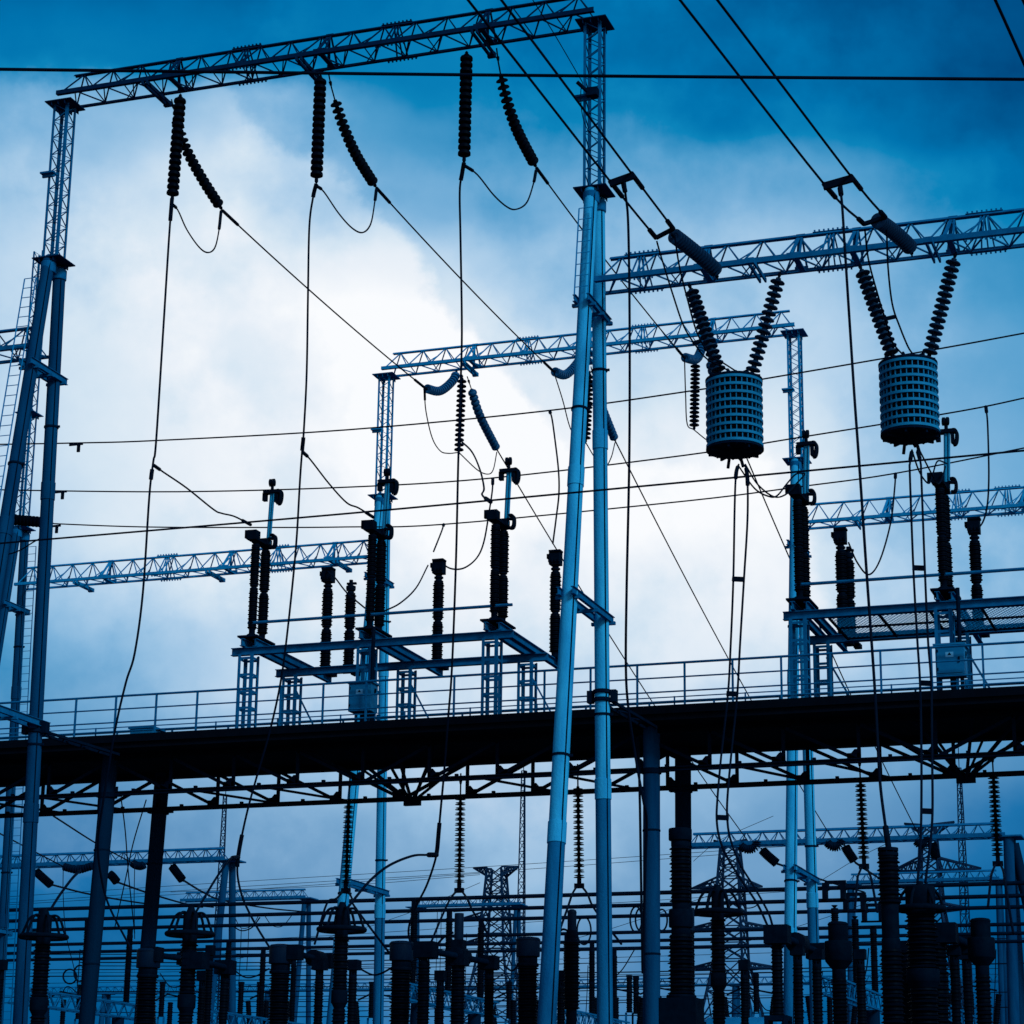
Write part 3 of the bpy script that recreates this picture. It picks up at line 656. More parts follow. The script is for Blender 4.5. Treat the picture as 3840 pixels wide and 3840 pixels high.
G = 'slack jumpers at the rear strings'
wire('jumper hanging below the curved left string of the rear crossbeam', [(1592, 1462, bottoms[0].y), (1597, 1540), (1620, 1640), (1650, 1690), (1680, 1700), (1718, 1697, 76)], .018, group=G, clamps=((0, .1),))
wire('small loop below the left slanting string of the rear crossbeam', [(1724, 1700, 76), (1790, 1762), (1830, 1778), (1850, 1760), (1863, 1695, 78)], .018, group=G)
wire('jumper below the middle curved string, vanishing behind the front pole', [(2078, 1398, bottoms[1].y), (2110, 1500), (2145, 1620), (2200, 1665, 76)], .018, group=G)
wire('small loop right of the front poles below the middle slanting string', [(2198, 1662, 76), (2235, 1722), (2270, 1748), (2292, 1715), (2306, 1660, 78)], .018, group=G)
wire('jumper left of the first drum trap below its rear string', [(2567, 1348, bottoms[2].y), (2571, 1480), (2577, 1590), (2603, 1612, 76), (2650, 1650, 77), (2700, 1680), (2755, 1612, 78)], .018, group=G)
G = 'twin leads of the drum traps'
TL = [('left', 'beside the rear mast', [(2770, 1742, 52), (2760, 1780), (2755, 1900), (2750, 2170), (2740, 2420), (2730, 2600), (2705, 2830), (2690, 3000), (2688, 3080), (2700, 3150), (2730, 3220), (2780, 3300), (2840, 3390), (2880, 3475, 47)]),
      ('right', 'beside the rear mast', [(2795, 1742, 52), (2803, 1800), (2803, 1950), (2790, 2170), (2775, 2420), (2765, 2600), (2745, 2800), (2728, 2990), (2728, 3080), (2740, 3150), (2775, 3240), (2830, 3330), (2880, 3420), (2898, 3475, 47)]),
      ('left', 'near the right edge', [(3420, 1688, 52), (3412, 1740), (3412, 1780), (3425, 2130), (3440, 2400), (3450, 2560), (3455, 2800), (3455, 3040), (3450, 3200), (3440, 3310, 44)]),
      ('right', 'near the right edge', [(3440, 1688, 52), (3452, 1735), (3455, 1790), (3468, 2130), (3480, 2400), (3492, 2560), (3495, 2800), (3497, 3030), (3490, 3150), (3470, 3310, 44)])]
for s, w_, q in TL: wire(s+' one of the twin leads falling from the drum trap '+w_, q, .021, group=G, clamps=((.03, .09),))
for k, (x0, x1, y, Y) in enumerate([(2746, 2792, 2172, 50.5), (2725, 2768, 2602, 49.6), (2686, 2732, 3066, 48.9), (3422, 3470, 2130, 49.5), (3448, 3494, 2562, 48), (3453, 3499, 3042, 46.5)]):
    single('twin_spacer', MB().bar(atY(x0, y-1, Y), atY(x1, y+1, Y), .07, .11), M_IRON, ['upper', 'middle, rail level', 'lowest'][k % 3]+' spacer on the twin leads of the drum trap '+('beside the rear mast' if k < 3 else 'near the right edge'), 'spacer', 'spacers on the trap leads')
G = 'leads between traps and neighbours'
for l, q in (('first lead swinging from the left trap to its disconnector', [(2768, 1745, 52), (2830, 1832), (2885, 1862), (2915, 1858), (2950, 1815), (2985, 1778), (3018, 1775, 58.4)]), ('second lead swinging lower from the left trap to its disconnector', [(2797, 1745, 52), (2840, 1815), (2900, 1862), (2945, 1855), (2985, 1815), (3018, 1780, 58.4)]),
             ('first lead from the right trap swinging to its disconnector', [(3420, 1690, 52), (3448, 1770), (3480, 1812), (3495, 1790), (3515, 1730), (3550, 1738, 58.4)]), ('second lead from the right trap swinging to its disconnector', [(3450, 1692, 52), (3490, 1770), (3515, 1812), (3530, 1800), (3545, 1750, 58.4)]),
             ('left lead from the yoke of the left twin line onto the drum trap', [(2463, 905, 49), (2480, 965), (2525, 1110), (2565, 1225), (2612, 1300), (2650, 1345), (2700, 1372), (2735, 1392, 52)]), ('right lead from the yoke of the left twin line onto the drum trap', [(2530, 885, 49), (2548, 1000), (2580, 1130), (2615, 1250), (2665, 1335), (2710, 1360), (2757, 1390, 52)]),
             ('left lead from the yoke of the right twin line onto the drum trap', [(3243, 860, 49), (3257, 975), (3293, 1110), (3320, 1198), (3345, 1280), (3385, 1330, 52)]), ('right lead from the yoke of the right twin line onto the drum trap', [(3325, 860, 49), (3330, 1000), (3346, 1140), (3374, 1225), (3405, 1300), (3425, 1330, 52)])):
    wire(l, q, .018, group=G)
single('twin_spacer', MB().bar(atY(3315, 1197, 50.6), atY(3358, 1187, 50.6), .07, .08), M_IRON, 'small spacer joining the leads beside the left V string of the right trap', 'spacer')
single('twin_spacer', MB().bar(atY(2597, 1287, 51.2), atY(2630, 1278, 51.2), .07, .08), M_IRON, 'small spacer joining the leads beside the left V string of the left trap', 'spacer')

# strung bus wires behind the disconnectors and one lone wire in front
G = 'strung bus wires'
Wl = [('highest strung bus wire behind the disconnectors', [(-40, 1667), (295, 1661), (585, 1652), (1300, 1612), (2037, 1542), (2570, 1469), (2858, 1422), (3510, 1310), (3880, 1242)], 62.9, (295, 1672)),
      ('middle strung bus wire behind the disconnectors', [(-40, 1832), (60, 1838), (670, 1844), (1300, 1827), (1842, 1793), (2570, 1707), (3000, 1640), (3600, 1542), (3880, 1484)], 66.2, (235, 1850)),
      ('lowest strung bus wire behind the disconnectors', [(60, 1955), (188, 1963), (540, 1976), (1000, 1978), (1300, 1976), (1667, 1966), (2570, 1879), (3000, 1825), (3358, 1775), (3880, 1672)], 69.5, (213, 1978))]
for l, q, Y, c in Wl:
    wire(l, [(x, y, Y) for x, y in q], .020, group=G)
    p = atY(*c, Y); single('parallel_clamp', MB().box(p+V((0, 0, -.08)), .10, .06, .26).box(p+V((-.1, 0, .06)), .5, .05, .07), M_IRON, 'small dangling clamp near the left end of the '+l.split(' behind')[0], 'clamp', 'clamps on the bus wires')
istring('stubby dark insulator string at the left end of the lowest bus wire', [atY(40, 1948, 69.5), atY(200, 1962, 69.5)], .2, 10, M_PORC, None, .1, .2)
wire('straight lone wire running in front of the tall poles', [(-40, 2041, 47), (1300, 1926), (2570, 1808), (3880, 1686, 47)], .019)
wire('slack wire curling at the left edge behind the front poles', [(-30, 2090, 60), (60, 2070), (130, 2030), (160, 2015, 60)], .018)
G = 'bus wire droppers'
for l, q in (('dropper from the highest bus wire to the rear post by the tall poles', [(2062, 1543, 62.9), (2070, 1570), (2080, 1640), (2094, 1760), (2096, 1850), (2086, 1940), (2073, 2040, 62.9)]), ('dropper from the middle bus wire swinging left to the lone rear post', [(1848, 1795, 66.2), (1846, 1840), (1835, 1915), (1815, 2030), (1788, 2092), (1740, 2130), (1690, 2132), (1648, 2105, 62.9)]),
             ('short dropper from the lowest bus wire to the lone rear post', [(1664, 1967, 69.5), (1655, 1995), (1626, 2068, 63)]), ('dropper from the middle bus wire near the right edge, curling under a post head', [(3697, 1525, 66.2), (3704, 1600), (3708, 1800), (3698, 1920), (3670, 1978), (3640, 1950, 63)]),
             ('dropper from the lowest bus wire looping to the post at the mesh canopy', [(3358, 1777, 69.5), (3355, 1830), (3340, 1960), (3300, 2100), (3258, 2155), (3215, 2110), (3182, 2035, 63)])):
    wire(l, q, .022, group=G, clamps=((0, .08),))
wire('cable sagging from the lone rear post to the second disconnector foot', [(1605, 2120, 62.9), (1560, 2205), (1500, 2262), (1440, 2292, 59)], .02, group=G)
wire('cable sagging from the paired rear posts to the second disconnector', [(1222, 2138, 62.9), (1255, 2165), (1300, 2222), (1368, 2280, 59)], .02, group=G)

# ------------------------------------------------------------------ strings hanging below the deck
under = [(1312, 2915, 1297, 3325), (1728, 2900, 1722, 3325), (2166, 2865, 2172, 3308), (3222, 2830, 3240, 3235), (3720, 2815, 3742, 3225)]
ul = ['shedded insulator hanging below the deck in front of the rear left pole', 'shedded insulator hanging below the deck left of the lattice tower', 'shedded insulator hanging below the deck between the two tall front poles', 'shedded insulator hanging below the deck above the lattice tower arms, left of two at right', 'shedded insulator hanging below the deck closest to the right edge']
SH = dict(zip(ul, ('deck string at the rear left pole', 'deck string left of the lattice tower', 'deck string between the two tall front poles', 'deck string left of the two at right', 'deck string nearest the right edge')))
legs = [[((1225, 3390), (1180, 3540)), ((1330, 3400), (1480, 3600))], [((1660, 3430), (1612, 3545)), ((1775, 3420), (1835, 3510))], [((2130, 3400), (2095, 3500)), ((2230, 3410), (2330, 3540))], [((3215, 3300), (3205, 3420)), ((3270, 3310), (3290, 3420))], [((3715, 3300), (3705, 3400)), ((3770, 3320), (3800, 3500))]]
for (x0, y0, x1, y1), l, lg in zip(under, ul, legs):
    istring(l, [atY(x0, y0, 59.6), atY(x1, y1, 59.6)], .15, 17, M_PORC, 'strings under the deck', .62, .1, 'rod', 'hanging_insulator')
    tp = (x1, y1+25)
    Y2 = (59.6, 55.5)
    single('hanger_clamp', MB().box(atY(x1, y1+14, 59.6), .26, .1, .13).box(atY(x1, y1-2, 59.6), .1, .08, .2), M_IRON, 'fan clamp below the '+SH[l], 'clamp', 'clamps under the deck strings')
    for s, (a, b) in zip(('left', 'right'), lg):
        wire(s+' tail wire below the '+SH[l], [(x1+(-8 if s == 'left' else 8), y1+14, 59.6), ((x1*2+a[0])/3+(-12 if s == 'left' else 12), y1+45), (*a,), (*b, 55.2)], .026, group='tails under the deck strings')

# ------------------------------------------------------------------ tubular bus
BZ = 9.66; BY = (80, 83.7, 87.3, 93.4, 97.0, 100.4)
for i, y in enumerate(BY):
    single('busbar', MB().tube([(-75+i*.7, y, BZ), (20, y, BZ)], .075, 12), M_DARKST, ['highest and nearest', 'second from top', 'third from top', 'fourth from top', 'fifth from top', 'lowest and farthest'][i]+' horizontal tubular busbar below the deck', 'busbar', 'tubular busbars', 60)
def bus_post(label, x, y, big):
    T = thing('bus_post', label, 'insulator', (x, y, 6.3), 'bus support insulators')
    b = MB().box((x, y, BZ-.42), .9, .12, .06).box((x-.32, y, BZ-.2), .16, .3, .4).box((x+.32, y, BZ-.2), .16, .3, .4) if big else MB().box((x, y, BZ-.15), .16, .2, .3)
    if big: b.box((x+.05, y, BZ+.2), .75, .1, .12).box((x-.3, y, BZ+.05), .22, .26, .26).box((x+.32, y, BZ+.05), .22, .26, .26).lathe([(.03, 0), (.12, .1)], (x, y, BZ-.7), n=10)
    part('bus_clamp', b, M_IRON, T)
    top = BZ-.7 if big else BZ-.3; L = (top-6.55)/2
    for k in range(2):
        part('porcelain', MB().lathe(shed_profile(L-.14, .15, .07), (x, y, 6.55+k*L), n=14), M_PORC, T, smooth=40)
        part('flange', MB().lathe([(.12, 0), (.13, .01), (.13, .13), (.1, .14)], (x, y, 6.55+k*L+L-.14), n=14), M_IRON, T)
    return T
def bus_support(label, x, ys, big, tag_):
    T = thing('bus_support', label, 'steel frame', (x, ys[0], GZ), 'low lattice bus supports')
    y0, y1 = ys[0]-1.6, ys[-1]+1.6; b = MB(); n = 24; d = (y1-y0)/n
    for i in range(n):
        for s in (-.22, .22): b.bar((x+s, y0+d*i, 6.5 if i % 2 else 5.95), (x+s, y0+d*(i+1), 5.95 if i % 2 else 6.5), .035, .035, (1, 0, 0))
    for i in range(0, n+1, 2): b.bar((x-.22, y0+d*i, 5.95), (x+.22, y0+d*i, 5.95), .035, .035)
    B = part('lattice_beam', b, M_STEEL, T)
    for s in (-.22, .22):
        for z in (5.93, 6.5): part('chord', MB().bar((x+s, y0, z), (x+s, y1, z), .09, .07), M_STEEL, B)
    for y in (ys[0]+.6, ys[-1]-.6): part('pillar', MB().tube([(x, y, 5.9), (x, y, GZ)], .26, 20), M_CONCD, T, smooth=40)
    for k, y in enumerate(ys): bus_post(['nearest', 'middle', 'farthest'][k]+' ribbed bus post on the low support '+tag_, x, y, big)
xb = atY(3128, 3340, 80).x
for k, t in ((0, 'under the right mesh canopy'), (1, 'left of the tall right poles'), (2, 'at the far left columns')):
    bus_support('low lattice beam on round pillars carrying the first busbars '+t, xb-15.8*k, BY[:3], k == 0, t)
xb2 = atY(2220, 3560, 97).x
for k, t in ((-1, 'right side'), (0, 'between the tall poles'), (1, 'left of the rear pole')):
    bus_support('lattice beam on pillars under the farther busbars, '+t, xb2-15.8*k, BY[3:], False, t)

# ------------------------------------------------------------------ near equipment along the bottom
def equip(name, label, cat, px, py, Y, segs, grp, ring=None, hoops=True):
    """segs: (part name, kind, y-top, y-bottom, width in photo units, width at the top)"""
    P0 = atY(px, py, Y); X = P0.x; k = ppm(P0); T = thing(name, label, cat, (X, Y, GZ), grp)
    col = [P0.x, Y]
    def zz(y): return atY(px+(y-py)*(px-2540)*3.4e-5, y, Y).z
    for s in segs:
        nm, kind, ya, yb, w = s[:5]; w2 = s[5] if len(s) > 5 else w; za, zb = zz(ya), zz(yb); r = w/2/k; r2 = w2/2/k; h = za-zb
        if kind == 'porc': part(nm, MB().lathe(shed_profile(h, r, .075), (X, Y, zb), n=22), M_PORC, T, smooth=40)
        elif kind == 'cyl': part(nm, MB().lathe([(r*.96, 0), (r, .02), (r, h-.02), (r*.97, h)], (X, Y, zb), n=28), s[6] if len(s) > 6 else M_IRON, T, smooth=40)
        elif kind == 'cone': part(nm, MB().lathe([(r, 0), (r2, h)], (X, Y, zb), n=24), M_IRON, T, smooth=40)
        elif kind == 'dome':
            part(nm, MB().lathe([(r*.97, 0), (r, .02), (r, h*.8), (r*1.04, h*.81), (r*1.04, h*.86), (r*.9, h*.95), (r*.5, h*.99), (.05, h)], (X, Y, zb), n=30), s[6] if len(s) > 6 else M_IRON, T, smooth=35)
        elif kind == 'box': part(nm, MB().box((X, Y, zb+h/2), r*2, r*1.8, h), M_IRON, T)
        elif kind == 'bolts':
            b = MB().lathe([(r, 0), (r, .06)], (X, Y, zb), n=20).lathe([(r, h-.06), (r, h)], (X, Y, zb), n=20)
            for q in range(8): a = 2*pi*q/8; b.tube([(X+r*.85*cos(a), Y+r*.85*sin(a), zb), (X+r*.85*cos(a), Y+r*.85*sin(a), zb+h)], .02, 6)
            b.lathe([(r*.6, .05), (r*.6, h-.05)], (X, Y, zb), n=16); part(nm, b, M_IRON, T)
    low = min(zz(s[3]) for s in segs); wl = segs[-1][4]/k
    sp = MB(); q = max(.2, wl*.5)
    for ax in (-q, q):
        for ay in (-q, q): sp.bar((X+ax, Y+ay, low), (X+ax*1.2, Y+ay*1.2, GZ), .08, .08)
    sp.box((X, Y, low-.05), q*2.3, q*2.3, .1)
    n = 5
    for i in range(n):
        z0 = GZ+(low-GZ)*i/n; z1 = GZ+(low-GZ)*(i+1)/n
        for ay in (-q, q): sp.bar((X-q, Y+ay, z0), (X+q, Y+ay, z1), .04, .04, (0, 1, 0))
    if low > GZ+.2: part('stand', sp, M_DARKST, T)
    if ring:
        yc, hw, ytop = ring; zr = zz(yc); rr = hw/k
        C = [V((X+rr*cos(2*pi*i/36), Y+rr*sin(2*pi*i/36), zr)) for i in range(36)]
        g = part('corona_ring', MB().tube(C, .058, 10, closed=True), M_IRON, T, smooth=60)
        zt = zz(ytop)
        for i in range(6):
            a = 2*pi*i/6+.25; e = V((cos(a), sin(a), 0)); o = V((X, Y, 0))
            pp = spline([o+e*.1+V((0, 0, zt)), o+e*rr*.50+V((0, 0, zt+.02)), o+e*rr*.70+V((0, 0, zt-.07)), o+e*rr*.84+V((0, 0, zr+.22)), o+e*rr+V((0, 0, zr))], 4)
            part('ring_arm', MB().tube(pp, .032, 6), M_IRON, g, smooth=60)
    return T
G = 'ringed bushings in the front line'
def ringed(label, px, py, yo, dx=0, w=54, Y=48):
    return equip('ringed_bushing', label, 'bushing', px, py, Y, [('terminal', 'cone', 3405+yo, 3432+yo, 40, 22), ('head', 'cyl', 3426+yo, 3500+yo, w+2), ('neck', 'cyl', 3500+yo, 3530+yo, w+2), ('upper_porcelain', 'porc', 3530+yo, 3735+yo, w+14), ('tank', 'cyl', 3735+yo, 3785+yo, w+14), ('tank_neck', 'cone', 3785+yo, 3805+yo, w-10, w+10), ('lower_porcelain', 'porc', 3805+yo, 3990+yo, w+8)], G, (3508+yo, 86, 3432+yo))
ringed('dark bushing with a corona ring at far left beside the raked pole', 163, 3510, 5)
ringed('dark bushing with a corona ring right of the two left columns', 712, 3510, -5)
ringed('dark bushing with a corona ring in front of the rear left pole', 1281, 3490, -22, w=48)
ringed('dark bushing with a corona ring and hoops right of the deck columns', 2692, 3430, -86, w=46)
ringed('dark hefty bushing with a corona ring, second from the right edge', 3452, 3395, -100, w=110, Y=44)
G = 'domed current transformers'
def ct(label, px, yt, w=90, Y=55, m=M_CAP):
    return equip('current_transformer', label, 'transformer', px, yt+60, Y, [('dome', 'dome', yt, yt+75, w, w, m), ('collar', 'cyl', yt+75, yt+100, w*.8), ('flange', 'cyl', yt+100, yt+112, w*.92), ('porcelain', 'porc', yt+112, yt+420, w*.92)], G)
ct('domed current transformer half hidden behind the second left column', 556, 3555)
ct('domed current transformer left of the rear left pole', 1053, 3540)
ct('domed current transformer right of the rear left pole', 1505, 3528)
ct('domed current transformer tucked behind the raked right front pole', 1980, 3513)
G = 'plain posts of the front line'
def post(label, px, yt, w=38, Y=52, head=40):
    return equip('post_insulator', label, 'insulator', px, yt, Y, [('head', 'box', yt, yt+38, head*1.25), ('bolted_cap', 'bolts', yt+38, yt+66, w*.8), ('porcelain', 'porc', yt+66, yt+330, w)], G)
post('bolted post insulator between two domed transformers at left', 845, 3612)
post('bolted post insulator touching the rear left pole at its left', 1325, 3600)
post('bolted post insulator joined by a tube to the domed transformer', 1200, 3600, Y=56)
post('broad post insulator with a boxed head left of the lattice tower', 1592, 3545, 52, 52, 44)
post('boxed post at the right end of the middle tube', 1836, 3600, 42, 56)
post('boxed post right of the ringed bushing with hoops', 2912, 3480, 48, 47, 48)
post('bolted post in front of the right rear pole', 2990, 3545, 42, 49)
post('bolted post between the two right rear poles', 3062, 3560, 42, 51)
post('narrow ribbed post left of the last tapered transformer', 3576, 3545, 40, 46)
post('narrow ribbed post beside the last tapered transformer', 3622, 3560, 38, 48)
post('slim post insulator left of the second ringed bushing', 790, 3545, 30, 58, 24)
equip('surge_arrester', 'arrester with a grey cylinder cap left of the lattice tower', 'arrester', 1722, 3440, 54, [('cap', 'cyl', 3425, 3525, 35, 35, M_CAP), ('flange', 'box', 3525, 3565, 44), ('mid_box', 'box', 3565, 3622, 66), ('porcelain', 'porc', 3622, 3930, 60)], 'arresters')
equip('surge_arrester', 'arrester with a grey cylinder cap between the tall right poles', 'arrester', 2145, 3430, 54, [('cap', 'dome', 3410, 3490, 34, 34, M_CAP), ('flange', 'cyl', 3490, 3518, 42), ('shoulder', 'cone', 3518, 3535, 58, 40), ('porcelain', 'porc', 3535, 3785, 64), ('base', 'cyl', 3785, 3900, 40)], 'arresters')
equip('slim_bushing', 'slim ribbed insulator with a pale cap hugging the tall stacked bushing', 'bushing', 2592, 3430, 47, [('cap', 'cyl', 3405, 3490, 24, 24, M_CAP), ('porcelain', 'porc', 3490, 3830, 26)], None)
equip('stacked_bushing', 'tall two-stage dark bushing on a grey tank, in front of the deck column', 'bushing', 2552, 3300, 46, [('top_flange', 'cyl', 3108, 3152, 88), ('neck', 'cyl', 3152, 3176, 70), ('upper_porcelain', 'porc', 3176, 3385, 84), ('neck', 'cyl', 3385, 3412, 64), ('housing', 'cyl', 3412, 3478, 90), ('neck', 'cyl', 3478, 3506, 72), ('lower_porcelain', 'porc', 3506, 3732, 102), ('foot', 'cyl', 3732, 3745, 112), ('tank', 'box', 3745, 3990, 140)], None)
equip('tall_bushing', 'thick black ribbed bushing shouldering the hefty ringed one on its right', 'bushing', 3507, 3520, 45, [('terminal', 'cone', 3470, 3500, 50, 26), ('cap', 'cyl', 3500, 3535, 78), ('porcelain', 'porc', 3535, 3990, 96)], None)
equip('tall_bushing', 'thick black ribbed bushing right beside the tallest one, towards the edge', 'bushing', 3395, 3560, 46, [('cap', 'box', 3530, 3565, 44), ('porcelain', 'porc', 3565, 3990, 52)], None)
post('dark ribbed post cut by the left picture edge', 6, 3600, 30, 50, 30)
post('dark ribbed post between the slim post and the second ringed bushing', 762, 3640, 34, 60, 30)
post('dark ribbed post right of the rear left pole and its domed transformer', 1652, 3640, 36, 60, 30)
post('dark ribbed post left of the arrester between the tall poles', 2105, 3640, 34, 62, 28)
post('dark ribbed post right of the ringed bushing with hoops, farther back', 2790, 3600, 34, 60, 30)
post('dark ribbed post behind the tapered transformer left of the tallest bushing', 3225, 3560, 40, 56, 34)
G = 'tapered current transformers at right'
for l, px, yt, w, Y in (('tapered current transformer with a round cap left of the tallest bushing', 3143, 3455, 74, 47), ('tapered current transformer with a round cap nearest the right edge', 3678, 3442, 74, 45)):
    equip('tapered_transformer', l, 'transformer', px, yt+60, Y, [('cap', 'dome', yt, yt+75, w), ('body', 'cyl', yt+75, yt+150, w*1.38), ('shoulder', 'cone', yt+150, yt+178, w*.78, w*1.38), ('neck', 'cyl', yt+178, yt+215, w*.7), ('porcelain', 'porc', yt+215, yt+520, w*.86)], G)
equip('tall_bushing', 'tallest black ribbed bushing with a flat cap below the right deck string', 'bushing', 3340, 3500, 43, [('terminal', 'cone', 3140, 3180, 18, 10), ('cap', 'bolts', 3180, 3210, 78), ('upper_porcelain', 'porc', 3210, 3390, 88), ('joint', 'cyl', 3390, 3520, 66), ('mid_joint', 'cyl', 3520, 3560, 70), ('lower_porcelain', 'porc', 3560, 4000, 92)], None)
# tubes that link heads front to back
G = 'link tubes between the heads'
def link(label, a, b, Ya, Yb, box=None):
    p, q = atY(*a, Ya), atY(*b, Yb); T = thing('link_tube', label, 'tube', p, G)
    part('tube', MB().tube([p, p.lerp(q, .5), q], .085, 12, .075), M_DARKST, T, smooth=60)
    part('end_box', MB().box(p, .5, .4, .38), M_IRON, T); part('end_box', MB().box(q, .42, .4, .34), M_IRON, T)
    if box: part('drum', MB().lathe([(.16, -.3), (.22, -.28), (.22, .28), (.16, .3)], p.lerp(q, box), q-p, 16), M_IRON, T, smooth=40)
link('dark tube from the second ringed bushing back to a bolted post', (735, 3603), (845, 3628), 48, 52)
link('dark tube from the left domed transformer to its box', (1095, 3572), (1225, 3605), 55, 57.5, .7)
link('dark tube sloping from the hidden left transformer towards the bushing', (570, 3580), (700, 3596), 55, 57.5)
link('long dark tube running to the boxed post left of the lattice tower', (1597, 3562), (1835, 3610), 52, 56, .52)
link('dark tube with a drum between the posts in front of the right rear poles', (2915, 3505), (3062, 3568), 47, 51.5, .5)
link('dark bent tube between the hefty bushing and the last transformer', (3540, 3500), (3640, 3545), 45, 46.5)

# ------------------------------------------------------------------ far gantries
def far_gantry(label, xa, ya, xb, yb, Y, h, w, cols, rpole, hide_left=False, m=M_STEEL, slant=None):
    a, b = atY(xa, ya, Y), atY(xb, yb, Y); z = (a.z+b.z)/2
    T = thing('distant_gantry', label, 'gantry', (b.x, Y, GZ), 'distant gantries beyond the busbars')
    truss(T, a.x, b.x, Y, z, w, h, h*.62, m, (), (), (), .09, .022)
    for px, py in cols:
        X = atY(px, py, Y).x
        for dy, tx in ((-.5, -1.6), (.5, 1.2)): part('concrete_pole', MB().tube([(X, Y+dy*.8, z-.1), (X, Y+dy+tx*1.5, GZ)], rpole, 16, rpole*1.15), M_CONCM, T, smooth=40)
        part('bearing_plate', MB().box((X, Y, z-.06), 1.4, 1.6, .08), m, T)
    if slant:
        X = b.x; part('slanted_pole', MB().tube([(X+.5, Y-.2, z-.4), (X+3.6, Y+1.5, GZ)], rpole, 16, rpole*1.15), M_CONCD, T, smooth=40)
    return T
far_gantry('distant lattice gantry at lower left with its leaning pole pair', -400, 3268, 848, 3225, 120, .72, .9, [(860, 3230)], .2)
far_gantry('small far gantry behind it between the left ring bushings', 690, 3378, 1150, 3370, 170, .72, .9, [(1150, 3372)], .19)
far_gantry('distant lattice gantry at lower right behind the rear pole pair', 2590, 3182, 3765, 3132, 120, .72, .9, [(3785, 3132)], .27, slant=True)
far_gantry('smaller far gantry right of the tallest bushing', 3185, 3312, 3745, 3300, 175, .72, .9, [(3190, 3312), (3745, 3300)], .2)
far_gantry('tiny far gantry in front of the middle lattice tower', 1560, 3405, 1955, 3388, 190, .75, .9, [(1560, 3405), (1940, 3388)], .16)
far_gantry('very long low lattice beam in the far background', 100, 3722, 3800, 3690, 235, .8, .9, [(400, 3720), (1010, 3715), (1560, 3710), (2260, 3700), (2760, 3700), (3420, 3695)], .3)
G = 'dead-end strings of the distant gantries'
fs = [('left', [(130, 3265), (165, 3295), (195, 3318)]), ('second left', [(410, 3245), (440, 3290), (450, 3310)]), ('third left, between the left columns', [(640, 3245), (655, 3275), (685, 3300)])]
for l, q in (('slanting string under the lower left gantry, near the left edge', [(130, 3262), (150, 3282), (195, 3322)]), ('slanting string under the lower left gantry, at the first deck column', [(405, 3275), (420, 3285), (442, 3312)]), ('slanting string under the lower left gantry, near its pole pair', [(640, 3242), (655, 3262), (688, 3305)]),
             ('slanting string under the lower right gantry, left of the rear poles', [(2852, 3180), (2875, 3205), (2918, 3242)]), ('slanting string under the lower right gantry, right of the rear poles', [(3165, 3165), (3178, 3190), (3208, 3235)]), ('slanting string under the lower right gantry, before the tower', [(3490, 3155), (3500, 3180), (3512, 3225)])):
    istring(l, [atY(*p, 120.6) for p in q], .26, 12, M_DARKST, G, .12, .12)
for l, q in (('curved string in front of the lower right gantry, first from left', [(2838, 3150), (2832, 3178), (2800, 3185), (2775, 3170)]), ('curved string in front of the lower right gantry, second from left', [(3158, 3145), (3148, 3172), (3120, 3175), (3100, 3158)]), ('curved string in front of the lower right gantry, last', [(3480, 3135), (3475, 3160), (3452, 3168), (3435, 3152)]),
             ('thick curved string across the lower left gantry behind the first column', [(355, 3245), (330, 3252), (290, 3262), (238, 3250)]), ('curved string on the lower left gantry between the deck columns', [(545, 3240), (530, 3248), (510, 3245), (495, 3235)])):
    istring(l, [atY(*p, 119.2) for p in q], .24, 12, M_DARKST, G, .05, .05)
G = 'twin spans behind the deck'
for l, q in (('twin span sinking right from the leftmost low string', [(195, 3318, 121), (345, 3355), (560, 3390), (760, 3402, 160)]), ('twin span sinking right from the low string at the column', [(440, 3308, 121), (560, 3350), (700, 3390), (800, 3402, 160)]), ('twin span sinking right from the low string near the pole pair', [(686, 3300, 121), (760, 3345), (830, 3375), (1000, 3405), (1150, 3420, 170)]), ('twin span from the string left of the right rear poles', [(2918, 3240, 121), (2990, 3265), (3100, 3305), (3240, 3345, 165)]), ('twin span from the string right of the rear poles', [(3208, 3235, 121), (3260, 3270), (3330, 3310), (3420, 3340, 165)])):
    wire(l, q, .05, group=G)
wire('conductor crossing to the thick curved string at the left edge', [(-40, 3105, 85), (65, 3160), (238, 3250, 118)], .03, group='spans behind the rear gantry')
wire('conductor coming down between the left deck columns', [(200, 3060, 80), (365, 3165), (500, 3238, 118)], .03, group='spans behind the rear gantry')
G = 'slack droppers behind the left columns'
for i, q in enumerate([[(455, 3000, 66), (470, 3120), (482, 3280), (505, 3500, 80)], [(548, 3000, 66), (500, 3160), (470, 3300), (430, 3480, 80)], [(237, 3255, 110), (237, 3360), (247, 3500), (280, 3640), (305, 3760, 100)], [(505, 3245, 110), (503, 3380), (505, 3520, 100)]]):
    wire(['thin dropper crossing rightwards behind the first left column', 'thin dropper crossing leftwards behind the first left column', 'long slack dropper under the thick curved string', 'straight slack dropper between the two left columns'][i], q, .018, group=G)
